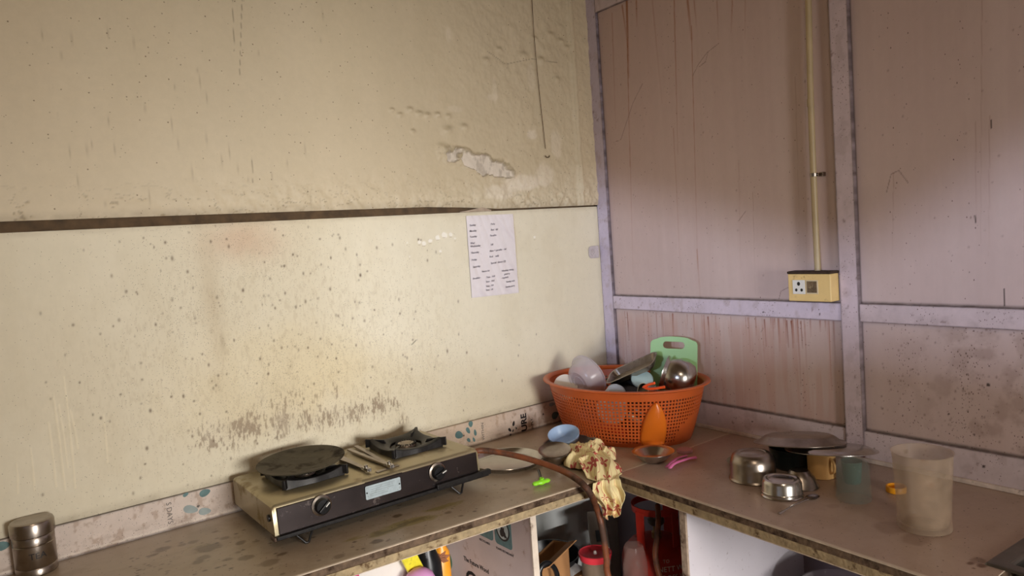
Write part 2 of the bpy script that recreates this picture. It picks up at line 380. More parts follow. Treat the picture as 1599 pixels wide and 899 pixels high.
def board(U, V):
    c = Canvas(U, V, (224, 215, 190)); X_, Z_ = U, V
    c.rgb *= (.97+.06*fbm(X_*3, Z_*3, 2))[..., None]
    g = lambda px_, py_, a, b, rot=0: c.blob(*wl(px_, py_), a, b, rot)
    # grease film around the burners
    c.mix(.18*sm(.25, .8, g(420, 590, .36, .20)*(.6+.8*fbm(X_*9, Z_*5, 7))), (222, 196, 128))
    c.mix(.18*g(520, 600, .3, .12), (228, 204, 146))
    c.mix(.40*g(385, 375, .11, .06)*(.5+fbm(X_*14, Z_*14, 8)), (196, 140, 104))
    c.mix(.30*g(330, 470, .03, .22)*(.4+fbm(X_*20, Z_*8, 9)), (168, 140, 96))
    c.mix(.25*g(348, 535, .008, .03), (120, 96, 66))
    c.mix(.2*g(100, 600, .25, .3), (206, 186, 150))
    # spatter: dark band above the burners
    band = 0
    for (px_, py_, a, b, k) in [(375, 668, .10, .038, 1), (440, 660, .08, .034, 1), (480, 655, .07, .03, .9), (520, 650, .06, .03, .9), (555, 640, .05, .03, .95), (592, 632, .035, .035, .9), (615, 632, .02, .02, .8), (525, 612, .012, .03, .7), (330, 690, .06, .02, .7), (445, 640, .12, .05, .35), (630, 655, .03, .02, .3)]:
        band = np.maximum(band, k*g(px_, py_, a, b))
    n1 = fbm(X_*95, Z_*48, 21, 4); n2 = fbm(X_*22, Z_*16, 22, 4)
    n3 = fbm(X_*260, Z_*70, 23, 3)
    c.mix(.58*sm(.30, .52, band*.34+.25*(n2-.5)+.60*(n1-.5)+1.0*(n3-.5)+.15)*sm(.02, .22, band), (104, 78, 62))
    c.mix(.16*sm(.52, .66, n3*.6+n1*.4)*sm(.0, .5, g(470, 560, .5, .30)), (150, 124, 84)); c.mix(.16*sm(.5, .7, fbm(X_*12, Z_*7, 90)), (206, 192, 160)); c.mix(.22*sm(.55, .72, fbm(X_*5, Z_*4, 91)), (236, 228, 206))
    c.mix(.22*band*n2*1.4, (150, 120, 88))
    wide = np.maximum.reduce([.5*g(430, 600, .34, .16), .42*g(400, 400, .2, .13), .35*g(330, 480, .2, .3), .3*g(600, 560, .3, .25), .8*band])
    c.den = .02+.62*wide*(.45+1.1*n2)+.10*sm(.25, .05, Z_)*.5
    # medium spots
    r = random.Random(5)
    for k in range(260):
        px_ = r.gauss(430, 170); py_ = r.gauss(520, 110) if k % 2 else r.uniform(350, 790)
        if not 5 < px_ < 930 or not 345 < py_ < 800: continue
        u, v = wl(px_, py_); w = r.uniform(.0014, .0032)
        i0 = np.searchsorted(X_[0], u-.02); i1 = np.searchsorted(X_[0], u+.02); j0 = np.searchsorted(Z_[:, 0], v-.02); j1 = np.searchsorted(Z_[:, 0], v+.02)
        if i1 <= i0 or j1 <= j0: continue
        sl = (slice(j0, j1), slice(i0, i1)); mm = np.clip(1.4*np.exp(-((X_[sl]-u)/w)**2-((Z_[sl]-v)/(w*r.uniform(.9, 2)))**2), 0, 1)[..., None]*r.uniform(.4, .85)
        c.rgb[sl] = c.rgb[sl]*(1-mm)+np.array(srgb((96, 72, 48)))*mm
    # pale drips on the left
    for (x0, y0, x1, y1) in [(100, 588, 118, 762), (84, 620, 102, 765), (92, 632, 106, 730), (76, 660, 88, 760), (48, 700, 54, 765), (26, 725, 28, 770), (162, 648, 168, 722), (110, 640, 122, 700)]:
        l = c.line([wl(x0, y0), wl((x0+x1)/2+1, (y0+y1)/2), wl(x1, y1)], .0022, .0015, x0)
        c.mix(.6*l, (238, 226, 196)); c.disp += .0008*l
    # chipped white patches near the sheet of paper
    for (px_, py_, rr_) in [(655, 378, .008), (662, 380, .010), (672, 376, .009), (684, 371, .011), (694, 367, .014), (704, 366, .009), (711, 372, .005), (688, 392, .006), (640, 400, .004), (636, 379, .004), (740, 452, .004), (835, 370, .006), (120, 330, .003)]:
        b = sm(.35, .6, g(px_, py_, rr_, rr_*.8)*(.5+fbm(X_*120, Z_*120, int(px_)))); c.mix(.9*b, (240, 234, 220)); c.disp -= .001*b
        c.mix(.4*sm(.4, .8, g(px_, py_+4, rr_*.9, .0018)), (140, 118, 84))
    c.mix(.7*c.line([wl(643, 538), wl(650, 531)], .002), (90, 88, 66))
    # grime along the edges
    e = sm(.018, .0, .832-Z_); c.mix(.35*e*fbm(X_*40, Z_*90, 60), (120, 96, 66))
    c.mix(.35*sm(-.03, 0, X_)*fbm(X_*60, Z_*30, 61), (150, 132, 110))
    c.mix(.5*sm(.03, .0, Z_-.09)*fbm(X_*30, Z_*80, 62), (120, 96, 66))
    c.disp += .0006*(fbm(X_*4, Z_*4, 71)-.5)
    return c
tb = struct(grid('trim_1', np.linspace(-2.45, .002, 980), np.linspace(.0, .832, 340), lambda U, V, D: (U, -D+.001, V), board, m_board, thick=.019))

# ---- right wall: sheet boards in a timber frame
m_rw = paint_mat('board_paint_lilac', .40, '4c3426', 300, .12, 50, .6, .03, coat=.1)
RAIL = [(.4145, .4673)]
def rsheet(U, V):
    c = Canvas(U, V, (198, 176, 171)); s, z = U, V
    c.rgb *= (.96+.08*fbm(s*3, z*2, 3))[..., None]
    c.mix(.10*fbm(s*70, z*.8, 4, 3), (160, 128, 116)); c.mix(.16*sm(.45, .8, fbm(s*26, z*.8, 6, 3)), (214, 196, 190))
    up = sm(.46, .9, z); c.mix(.35*up*sm(1.6, .2, s)*.5, (190, 150, 128))
    def st(px0, py0, px1, py1, w, k, col):
        l = c.line([wr(px0, py0), wr((px0+px1)/2, (py0+py1)/2), wr(px1, py1)], w, .001, px0)
        v0 = wr(px0, py0)[1]; v1 = wr(px1, py1)[1]; c.mix(np.minimum(1, 1.35*k)*l*(.3+.7*sm(v1, v0, z)), col)
    RUST = (150, 88, 44)
    # rust runs from the top rail
    for a in [(975, 0, 978, 120, .006, .65), (968, 8, 975, 60, .004, .5), (990, 0, 991, 40, .004, .5), (976, 60, 980, 260, .0025, .55), (952, 20, 958, 200, .003, .3), (1049, 0, 1055, 240, .003, .45), (1070, 0, 1076, 60, .005, .5), (1076, 40, 1086, 420, .002, .45), (1080, 0, 1084, 40, .003, .35), (1116, 0, 1118, 60, .003, .3), (1140, 0, 1138, 50, .003, .35), (1048, 200, 1060, 440, .0018, .3), (1160, 0, 1160, 60, .003, .2), (1015, 0, 1030, 160, .004, .2), (980, 220, 985, 430, .002, .3), (1085, 390, 1090, 470, .003, .3)]:
        st(*a, RUST)
    for a in [(930, 60, 932, 300), (1172, 300, 1176, 460), (1238, 120, 1246, 400), (1253, 0, 1256, 420), (1150, 250, 1153, 420), (1530, 0, 1528, 380), (1542, 180, 1541, 400), (1520, 190, 1521, 350), (1392, 270, 1390, 400)]:
        st(*a, .0014, .25, (140, 100, 76))
    # runs below the middle rail
    r = random.Random(3)
    for k in range(46):
        x = r.uniform(965, 1310); y = 486+(x-962)*.05; L_ = r.choice([15, 25, 40, 60, 90])*r.uniform(.6, 1.2)
        st(x, y, x+L_*.05, y+L_, r.uniform(.0012, .0026), r.uniform(.2, .55), (150, 86, 60))
    for x in (976, 1102, 1190, 1225, 1232, 1247): st(x, 488+(x-962)*.05, x+3, 530+(x-962)*.05, .0022, .7, (130, 66, 42))
    c.mix(.22*sm(.41, .36, z)*sm(.40, .60, fbm(s*50, z*2.5, 14, 3))*sm(1.05, .95, s), (176, 110, 80))
    # scratches
    for pts in [[(1078, 118), (1087, 100), (1100, 82), (1119, 67)], [(1088, 104), (1098, 96), (1102, 80)], [(955, 222), (966, 218), (975, 190), (985, 160), (1000, 130)], [(1150, 345), (1161, 330)], [(1381, 300), (1388, 272), (1400, 266), (1415, 286)], [(1213, 467), (1216, 455), (1230, 448)]]:
        c.mix(.6*c.line([wr(*p) for p in pts], .0012, .001, 5), (84, 60, 46))
    for pts in [[(1545, 187), (1545, 200)], [(1519, 337), (1520, 348)], [(1565, 452), (1565, 478)]]: c.mix(.95*c.line([wr(*p) for p in pts], .0016), (36, 26, 22))
    for (px_, py_, k) in [(1540, 602, .0055), (1478, 648, .003), (1518, 680, .003), (1406, 650, .0022)]: c.mix(.9*sm(.4, .7, c.blob(*wr(px_, py_), k, k)), (40, 26, 20))
    r = random.Random(11)
    for k in range(330):
        if k < 190: px_, py_ = r.uniform(1355, 1598), r.uniform(505, 715)
        else: px_, py_ = r.uniform(945, 1598), r.uniform(20, 640)
        u, v = wr(px_, py_); w = r.uniform(.0009, .0024)
        i0, i1 = np.searchsorted(s[0], [u-.015, u+.015]); j0, j1 = np.searchsorted(z[:, 0], [v-.015, v+.015])
        if i1 <= i0 or j1 <= j0: continue
        sl = (slice(j0, j1), slice(i0, i1)); mm = np.clip(1.3*np.exp(-((s[sl]-u)/w)**2-((z[sl]-v)/w/1.3)**2), 0, 1)[..., None]*r.uniform(.2, .65)
        c.rgb[sl] = c.rgb[sl]*(1-mm)+np.array(srgb((96, 70, 56)))*mm
    mould = sm(1.08, 1.4, s)*sm(.5, .42, z)
    c.mix(.30*mould*sm(.45, .7, fbm(s*24, z*20, 33)), (120, 92, 72))
    c.den = .015+.22*mould*fbm(s*10, z*10, 36)+.03*sm(.5, .3, z)
    # grime and joint shadow, painted dark where the sheet meets the timber
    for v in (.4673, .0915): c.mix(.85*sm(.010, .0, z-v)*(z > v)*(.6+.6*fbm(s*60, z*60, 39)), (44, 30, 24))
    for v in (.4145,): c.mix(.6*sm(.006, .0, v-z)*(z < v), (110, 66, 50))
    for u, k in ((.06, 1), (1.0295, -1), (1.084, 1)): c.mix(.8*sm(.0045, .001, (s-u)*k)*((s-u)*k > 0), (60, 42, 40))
    return c
def rplace(off):
    def f(U, V, D):
        o = off+D; return ES[0]*U-EN[0]*o, ES[1]*U-EN[1]*o, V
    return f
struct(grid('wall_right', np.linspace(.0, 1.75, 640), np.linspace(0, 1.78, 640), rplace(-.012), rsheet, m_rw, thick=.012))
m_low = mat('lower_lilac_paint', (150, 138, 152), .5, var=.15, nscale=5)
def rwbox(mb, s0, s1, o0, o1, z0, z1):
    return mb.add([RW(s, o, z) for s in (s0, s1) for o in (o0, o1) for z in (z0, z1)], [(0, 1, 3, 2), (4, 6, 7, 5), (0, 4, 5, 1), (2, 3, 7, 6), (0, 2, 6, 4), (1, 5, 7, 3)])
struct(rwbox(MB(), -.05, 3.3, -.12, -.0245, FLOOR, CEIL).build('wall_right_core', m_low))
struct(rwbox(MB(), 1.75, 3.2, -.024, -.012, .0, CEIL).build('wall_right_far', mat('lilac_plain', (180, 158, 152), .5, var=.05)))
struct(rwbox(MB(), -.0, 1.75, -.024, -.012, 1.78, CEIL).build('wall_right_top', MATS['lilac_plain']))
m_fr = paint_mat('frame_paint', .42, '5a4438', 300, .35, 70, .8, .07, coat=.1)
def frame_piece(name, s0, s1, z0, z1, depth, seed, base=(202, 186, 190)):
    def cf(U, V):
        c = Canvas(U, V, base); c.rgb *= (.92+.16*fbm(U*12, V*12, seed))[..., None]
        c.mix(.5*sm(.55, .72, fbm(U*34, V*26, seed+3)), (176, 158, 160)); c.mix(.6*sm(.74, .82, fbm(U*60, V*52, seed+5)), (110, 84, 74))
        e = np.minimum.reduce([U-s0, s1-U, V-z0, z1-V]); c.mix(.85*sm(.0035, .0005, e)*(.35+.8*fbm(U*50, V*50, seed+8)), (52, 36, 32))  # dark rim: dirt and joint shadow painted onto the edges
        c.disp += .0008*(fbm(U*25, V*25, seed)-.5)
        c.den = .03+.16*sm(.45, .8, fbm(U*9, V*9, seed+9))
        if seed == 5:  # rusty foot of the post
            c.mix(.9*sm(.085, .0, V+.04*(fbm(U*60, V*60, 2)-.5))*sm(1.066, 1.078, U), (84, 34, 20))
            c.mix(.5*sm(1.55, 1.3, V)*0, (1, 1, 1))
        for (ps, pz_) in nails.get(seed, []): c.mix(.95*sm(.4, .7, c.blob(ps, pz_, .004, .004)), (34, 20, 16))
        return c
    nu = max(8, int((s1-s0)/.0035)); nv = max(8, int((z1-z0)/.0035))
    return struct(grid(name, np.linspace(s0, s1, nu), np.linspace(z0, z1, nv), rplace(depth), cf, m_fr, thick=.012+depth))
nails = {7: [wr(1122, 645), wr(1175, 658), wr(1235, 674)], 8: [wr(1365, 700), wr(1536, 728)], 4: [wr(1280, 490), wr(1192, 487)]}
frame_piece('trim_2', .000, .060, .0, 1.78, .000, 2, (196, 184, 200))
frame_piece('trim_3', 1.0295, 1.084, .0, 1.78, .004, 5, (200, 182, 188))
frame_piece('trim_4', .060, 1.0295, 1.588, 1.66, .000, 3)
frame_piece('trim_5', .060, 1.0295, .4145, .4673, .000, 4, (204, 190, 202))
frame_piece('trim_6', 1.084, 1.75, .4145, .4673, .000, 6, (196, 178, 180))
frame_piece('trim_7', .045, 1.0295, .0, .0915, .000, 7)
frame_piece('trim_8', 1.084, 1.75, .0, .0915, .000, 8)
m_bead = mat('white_bead', (206, 190, 180), .5, var=.25, nscale=30, dirt=(70, 46, 36), dirt_amt=.12, dirt_scale=30)
struct(rwbox(MB(), .0, 1.75, .0, .010, .0, .012).build('trim_9', m_bead, bevel=.002))

# ---- strips at the foot of the left wall, cut from printed ply
def strip(U, V):
    c = Canvas(U, V, (208, 192, 180)); c.rgb *= (.95+.1*fbm(U*10, V*10, 1))[..., None]
    c.mix(.55*sm(.52, .66, fbm(U*26, V*60, 2))*sm(.045, .0, V), (120, 90, 66))
    c.mix(.5*sm(.58, .70, fbm(U*60, V*40, 3)), (150, 120, 96))
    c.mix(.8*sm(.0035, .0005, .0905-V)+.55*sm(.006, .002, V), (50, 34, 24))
    e = sm(.012, .009, np.abs(V-.009)*4); c.mix(.35*e, (232, 222, 206))
    c.mix(.35*sm(-1.0, -.85, U)*sm(-.4, -.7, U), (204, 176, 138))
    for (px_, py_, k) in [(846, 646, .005), (722, 679, .004), (308, 789, .005)]: c.mix(.95*sm(.4, .7, c.blob(*wl(px_, py_), k, k)), (30, 24, 22))
    c.den = .12+.25*sm(.05, .0, V)
    return c
stp = struct(grid('trim_10', np.linspace(-2.45, -.02, 900), np.linspace(.0, .0905, 36), lambda U, V, D: (U, -.009-D, V), strip, paint_mat('strip_laminate', .35, '2c1c14', 300, .1, 70, 1., .06), thick=.010))
m_ink = mat('black_print', (34, 32, 34), .5, var=.2); m_inkg = mat('grey_print', (112, 104, 98), .5, var=.2); m_teal = mat('teal_print', (92, 122, 122), .5, var=.15, nscale=60)
m_gprint = mat('green_print', (84, 124, 96), .5, var=.15, nscale=60); m_paleink = mat('pale_teal_print', (150, 160, 158), .5, var=.15)
YS = -.0096
def leaf(cx, cz, L, w, ang, m, name, parent=stp, y=YS, mapf=None):
    pts = []; n = 14
    for i in range(n): t = i/n*2*math.pi; a = L/2*math.cos(t); b = w/2*math.sin(t)*(1-.25*math.cos(t)); pts.append((a, b))
    ca, sa = math.cos(ang), math.sin(ang)
    if mapf is None: mapf = lambda u, v, d: (cx+u*ca-v*sa, y-d, cz+u*sa+v*ca)
    return MB().prism(pts, 0, .0004, mapf).build(name, m, parent)
def lx(px_, py_): return wl(px_, py_)
# print of "URE / n PLY" turned a quarter, its little leaves
def at(px_, py_): p = py(px_, py_, YS); return p
p = at(822, 677); text('URE', 'brand_print', .036, (p.x+.004, YS, .0015), (0, 0, 1), (-1, 0, 0), m_ink, stp, sx=1.03, bold=.0012)
p = at(833, 670); text('n PLY', 'brand_print_small', .0165, (p.x, YS, .002), (0, 0, 1), (-1, 0, 0), m_ink, stp, sx=1.05)
p = at(757, 688); text('WITHIN', 'within_print', .0155, (p.x, YS, .010), (0, 0, 1), (-1, 0, 0), m_inkg, stp, sx=1.15)
p = at(262, 788); text('S DAYS', 'days_print', .019, (p.x-.004, YS, .078), (0, 0, -1), (1, 0, 0), m_inkg, stp)
for (px_, py_, L, w, a, m) in [(717, 679, .034, .026, -.5, m_teal), (731, 672, .026, .014, -1.1, m_teal), (742, 675, .024, .011, 1.7, m_teal), (732, 687, .018, .012, -.9, m_teal), (740, 686, .018, .009, 1.9, m_teal), (735, 662, .022, .018, -1.5, m_teal),
                               (796, 671, .017, .010, -.9, m_ink), (802, 661, .020, .010, 1.3, m_ink), (801, 672, .011, .005, 1.2, m_ink), (797, 679, .012, .007, 1., m_ink), (806, 668, .010, .005, 1.9, m_ink),
                               (867, 648, .036, .028, .2, m_teal), (862, 631, .030, .014, 0., m_paleink), (320, 769, .030, .020, .2, m_teal), (290, 772, .016, .010, .4, m_teal), (298, 795, .040, .022, -.4, m_paleink), (320, 798, .034, .020, -.2, m_paleink), (4, 852, .030, .022, 0, m_teal)]:
    p = at(px_, py_); leaf(p.x, p.z, L, w, a, m, 'leaf_print')

# ================================================================ WORKTOPS
CL = {'b0': (-2.45, -.010), 'b1': (-.008, -.010), 'f0': (-2.45, -.490), 'f1': (-.0125, -.6455)}
def cl_front(x): return np.maximum(-.609+(-.547+.609)*(x+.579)/(-1.549+.579), -.609)
def ctop_left(U, V):  # U = x, V = 0 back .. 1 front
    yb = -.010; yf = cl_front(U); Y_ = yb+(yf-yb)*V
    c = Canvas(U, Y_, (178, 160, 138)); X_ = U
    c.rgb *= (.90+.18*fbm(X_*6, Y_*6, 3))[..., None]
    c.mix(.35*sm(.45, .7, fbm(X_*14, Y_*24, 5)), (150, 128, 100)); c.mix(.25*sm(-.7, -.4, X_), (190, 166, 152))
    def G(px_, py_): p = pz(px_, py_); return p.x, p.y
    # greasy yellow smears
    wet = 0
    for (a, b, ra, rb, k) in [(640, 815, .10, .035, 1), (600, 830, .09, .03, .9), (700, 790, .10, .03, .8), (560, 840, .07, .03, .7), (750, 785, .07, .03, .5), (480, 870, .10, .03, .5), (300, 855, .10, .05, .5), (680, 830, .05, .02, .6)]:
        wet = np.maximum(wet, k*c.blob(*G(a, b), ra, rb, -.15))
    nn = fbm(X_*26, Y_*60, 9); c.mix(.75*sm(.48, .62, wet*.55+nn*.42), (146, 132, 70)); c.mix(.5*sm(.64, .74, wet*.5+fbm(X_*30, Y_*80, 10)*.5), (84, 66, 36))
    # dark drops, long in the direction of the counter
    r = random.Random(9)
    pts = [(255, 857, 14), (325, 855, 22), (318, 870, 12), (240, 866, 8), (285, 850, 8), (300, 846, 9), (262, 845, 5), (355, 873, 8), (376, 847, 10), (310, 877, 10), (385, 870, 12), (420, 878, 16), (350, 840, 9), (336, 830, 6), (400, 845, 6), (440, 865, 8), (372, 862, 5), (835, 732, 5), (760, 775, 3), (773, 757, 3), (805, 770, 2), (820, 764, 6), (790, 762, 3), (700, 800, 8), (620, 805, 9), (590, 845, 10), (720, 805, 5), (530, 868, 9)]
    pts += [(r.uniform(200, 800), 0, r.uniform(1.5, 4)) for _ in range(130)]
    for k, (px_, py_, sz) in enumerate(pts):
        if py_ == 0:
            e = 899-(px_-461)*.32; py_ = r.uniform(max(e-110, 700), min(e-5, 899))
        q = G(px_, py_); rr = sz/560; i0, i1 = np.searchsorted(X_[0], [q[0]-4*rr, q[0]+4*rr])
        if i1 <= i0: continue
        sl = (slice(None), slice(i0, i1)); d = np.hypot((X_[sl]-q[0])/rr, (Y_[sl]-q[1])/rr/.8)+.7*(fbm(X_[sl]*70, Y_[sl]*70, k, 3)-.5)
        mm = ((1-sm(.6, 1.05, d))*r.uniform(.45, .85))[..., None]; col = (92, 72, 44) if k < 28 else (70, 54, 36)
        c.rgb[sl] = c.rgb[sl]*(1-mm)+np.array(srgb(col))*mm
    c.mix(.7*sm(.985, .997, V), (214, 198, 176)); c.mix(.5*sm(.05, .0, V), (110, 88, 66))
    c.mix(.8*(1-sm(.0008, .002, np.abs(V-.0)))*0, (0, 0, 0))
    c.den = .05+.10*wet
    return c
def cl_place(U, V, D): yb = -.010; yf = cl_front(U); return U, yb+(yf-yb)*V, D*1.0
m_ct = paint_mat('worktop_laminate', .38, '3a2c1c', 260, .12, 90, 1., .05, coat=.25)
ct = thing('countertop', 'greasy beige laminate worktop under the gas stove along the cream wall', 'worktop', (-1.2, -.3, -.045))
def worktop_edge(poly_front, parent, a, b, seedn):
    pass
g = grid('laminate', np.linspace(-2.45, -.012, 800), np.linspace(0, 1, 240), cl_place, ctop_left, m_ct, thick=0.0008)
g.parent = ct; g.matrix_parent_inverse = parent_world(ct).inverted()
m_ply1 = mat('ply_edge_dark', (104, 84, 66), .75, var=.35, nscale=70, bump=.8, bscale=120, dirt=(60, 44, 32), dirt_amt=.35, dirt_scale=30)
m_ply2 = mat('ply_edge_light', (168, 148, 114), .75, var=.25, nscale=60, bump=.8, bscale=120, dirt=(98, 74, 50), dirt_amt=.25, dirt_scale=40)
m_lip = mat('laminate_lip', (206, 188, 166), .45, var=.2, nscale=50)
def quadprism(mb, P4, z0, z1): return mb.prism([(p[0], p[1]) for p in P4], z0, z1)
def lq(e): return [(-2.45, -.012), (-.010, -.012), (-.012, -.6095), (-.580, -.609-e), (-2.45, float(cl_front(-2.45))-e)]
for nm, z0, z1, e, mm in [('lip', -.0032, -.0009, .0015, m_lip), ('upper_ply', -.021, -.0033, -.0005, m_ply1), ('lower_ply', -.041, -.0212, .002, m_ply2), ('underside_laminate', -.0432, -.0412, .003, m_lip)]:
    o = quadprism(MB(), lq(e), z0, z1).build(nm, mm, ct, world=True)
# right worktop
FR0, FR1 = (-.579, -.6103), (-.624, -1.66)
def cr_x(y): return FR0[0]+(FR1[0]-FR0[0])*(y-FR0[1])/(FR1[1]-FR0[1])
def cr_bx(y): return -.0209*(-y)*1.0-.0005-.001
def ctop_right(U, V):  # U = y , V 0 front..1 wall
    xf = cr_x(U); xb = ES[0]*(-U)*1.0; X_ = xf+(xb-xf)*V; c = Canvas(X_, U, (172, 148, 134)); Y_ = U
    c.rgb *= (.92+.16*fbm(X_*6, Y_*6, 13))[..., None]
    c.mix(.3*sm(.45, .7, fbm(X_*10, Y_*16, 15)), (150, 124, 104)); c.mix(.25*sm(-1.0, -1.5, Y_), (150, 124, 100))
    def G(px_, py_): p = pz(px_, py_); return p.x, p.y
    for (px_, py_, ra, k) in [(1515, 879, .010, .9), (1533, 883, .012, .9), (1520, 887, .004, .9), (1527, 875, .02, .5), (1438, 845, .003, .9), (1392, 823, .05, .35), (1430, 842, .04, .35), (1300, 790, .02, .2)]:
        c.mix(k*sm(.35, .7, c.blob(*G(px_, py_), ra, ra*.8)*(.6+.8*fbm(X_*60, Y_*60, int(px_)))), (92, 56, 32))
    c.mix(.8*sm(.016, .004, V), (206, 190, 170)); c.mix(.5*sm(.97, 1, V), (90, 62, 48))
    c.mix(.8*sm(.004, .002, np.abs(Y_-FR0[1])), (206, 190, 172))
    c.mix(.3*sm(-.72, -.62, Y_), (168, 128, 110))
    c.den = .035+.03*fbm(X_*8, Y_*8, 2)
    return c
def cr_place(U, V, D): xf = cr_x(U); xb = ES[0]*(-U); return xf+(xb-xf)*V, U, D
YE = -1.600
cr = thing('countertop', 'brown-beige laminate worktop under the upturned pots, running to the sink', 'worktop', (-.3, -1.1, -.045))
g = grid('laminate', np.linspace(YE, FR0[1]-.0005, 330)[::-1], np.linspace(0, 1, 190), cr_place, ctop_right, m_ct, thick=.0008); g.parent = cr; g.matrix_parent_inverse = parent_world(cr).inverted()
def rq(e): return [(FR0[0]-e, FR0[1]-.001), (-.016, FR0[1]-.001), (-.036, YE), (-.10, YE), (cr_x(YE)+.10, YE), (cr_x(YE)+.10, -2.05), (cr_x(-2.05)-e, -2.05)]
for nm, z0, z1, e, mm in [('lip', -.0032, -.0009, .0015, m_lip), ('upper_ply', -.021, -.0033, -.0005, m_ply1), ('lower_ply', -.041, -.0212, .002, m_ply2), ('underside_laminate', -.0432, -.0412, .003, m_lip)]:
    MB().prism(rq(e), z0, z1).build(nm, mm, cr, world=True)
MB().prism([(cr_x(YE), YE-.0005), (cr_x(YE)+.10, YE-.0005), (cr_x(-2.05)+.10, -2.05), (cr_x(-2.05), -2.05)], -.0008, .0).build('laminate', mat('worktop_plain', (158, 132, 112), .4, var=.12, nscale=8), cr, world=True)

# dividers under the worktops
m_div = mat('printed_ply_face', (196, 178, 172), .5, var=.06, nscale=10, dirt=(150, 120, 96), dirt_amt=.08, dirt_scale=25)
XD = -.885
dv = thing('ply_divider', 'upright ply board printed with icons, holding up the worktop below the stove', 'divider board', (XD, -.3, FLOOR))
MB().box(XD, XD+.018, -.565, .018, FLOOR, -.0445).build('board', m_div, dv, world=True, bevel=.0008)
MB().box(XD-.001, XD+.019, -.571, -.5655, FLOOR, -.0445).build('edge_band', mat('edge_paint', (206, 192, 176), .5, var=.15, nscale=20, dirt=(110, 84, 64), dirt_amt=.15), dv, world=True)
def ap(px_, py_): return pxx(px_, py_, XD-.0006)
def dtext(body, name, size, px_, py_, m=m_ink, sx=1., bold=0.):
    p = ap(px_, py_); return text(body, name, size, (p.x, p.y, p.z), (0, -1, 0), (0, 0, 1), m, dv, sx=sx, bold=bold, world=True)
def dshape(pts, name, m, px_, py_, lift=0.):
    p = ap(px_, py_); return MB().prism(pts, 0, .0005, lambda u, v, d: (p.x-d-lift, p.y-u, p.z+v)).build(name, m, dv, world=True)
def rrect(w, h, r, n=5):
    out = []
    for cx, cy, a0 in ((w/2-r, h/2-r, 0), (-w/2+r, h/2-r, 90), (-w/2+r, -h/2+r, 180), (w/2-r, -h/2+r, 270)):
        for k in range(n+1): a = math.radians(a0+90*k/n); out.append((cx+r*math.cos(a), cy+r*math.sin(a)))
    return out
def circ(r, n=28): return [(r*math.cos(2*math.pi*k/n), r*math.sin(2*math.pi*k/n)) for k in range(n)]
for k, yc in enumerate((-.4305, -.335, -.24)):
    f = lambda u, v, d, yc=yc: (XD-.0003-d, yc-u, -.137+v)
    MB().prism(rrect(.086, .088, .012), 0, .0004, f).build('icon_tile', m_teal, dv, world=True)
    f2 = lambda u, v, d, yc=yc: (XD-.0008-d, yc-u, -.130+v)
    MB().prism(circ(.034), 0, .0003, f2).build('icon_ring', m_ink, dv, world=True)
    f3 = lambda u, v, d, yc=yc: (XD-.0012-d, yc-u, -.130+v)
    MB().prism(circ(.028), 0, .0003, f3).build('icon_disc', mat('icon_pale', (176, 182, 176), .5), dv, world=True)
    f4 = lambda u, v, d, yc=yc: (XD-.0016-d, yc-u, -.130+v)
    if k == 0:
        MB().prism([(-.012, -.018), (-.004, -.022), (.004, -.018), (.012, -.022), (.015, -.008), (.008, .0), (.009, .010), (.002, .006), (.002, .020), (-.006, .012), (-.008, .002), (-.014, -.006)], 0, .0003, f4).build('icon_flame', m_ink, dv, world=True)
        MB().prism([(-.020, .016), (-.016, .020), (.021, -.018), (.017, -.022)], 0, .0005, f4).build('icon_bar', m_ink, dv, world=True)
    else:
        for a in range(3):
            t = a*2.094; MB().prism([(.014*math.cos(t)+x*math.cos(t)-y*math.sin(t), .014*math.sin(t)+x*math.sin(t)+y*math.cos(t)) for x, y in ((-.005, -.012), (.006, -.008), (.005, .008), (-.006, .006))], 0, .0003, f4).build('icon_arrow', m_ink, dv, world=True)
for body, y0, w in (('FLAME RETARDANT', -.390, .0098), ('RECYCLABLE', -.300, .0098), ('TERMITE', -.222, .0098)):
    text(body, 'icon_caption', w, (XD-.0004, y0, -.199), (0, -1, 0), (0, 0, 1), m_ink, dv, world=True)
text('The Future Wood', 'slogan_print', .0205, (XD-.0004, -.198, -.296), (0, -1, 0), (0, 0, 1), m_ink, dv, sx=.92, bold=.0004, world=True)
text('Co', 'brand_print', .090, (XD-.0004, -.200, -.385), (0, -1, 0), (0, 0, 1), m_ink, dv, bold=.0015, world=True)
MB().prism([(0, 0), (.030, .012), (.062, .004), (.060, .034), (.038, .030), (.036, .040), (.010, .022)], 0, .0004, lambda u, v, d: (XD-.0004-d, -.325-u*.7, -.345+v)).build('arrow_print', m_ink, dv, world=True)
for y, z, a, b, m in ((-.085, -.19, .024, .036, m_teal), (-.10, -.33, .022, .03, m_gprint), (-.13, -.40, .03, .02, m_gprint)):
    MB().prism([(a*math.cos(t*.3), b*math.sin(t*.3)) for t in range(21)], 0, .0004, lambda u, v, d: (XD-.0003-d, y-u, z+v)).build('leaf_print', m, dv, world=True)
dv2 = thing('plain_divider', 'upright white laminated board holding up the worktop below the steel bowls', 'divider board', (-.3, -.86, FLOOR))
MB().box(-.575, -.02, -.868, -.850, FLOOR, -.0445).build('board', mat('white_laminate', (208, 202, 208), .4, var=.05, nscale=6, dirt=(120, 100, 96), dirt_amt=.02, dirt_scale=60), dv2, world=True, bevel=.0008)
MB().box(-.583, -.5755, -.869, -.849, FLOOR, -.0445).build('edge_band', mat('raw_edge', (168, 148, 130), .7, var=.25, nscale=60, dirt=(80, 58, 44), dirt_amt=.2), dv2, world=True)
m_plank = mat('shelf_plank', (120, 98, 78), .6, var=.2, nscale=14, bump=.4)
SHZ = -.52
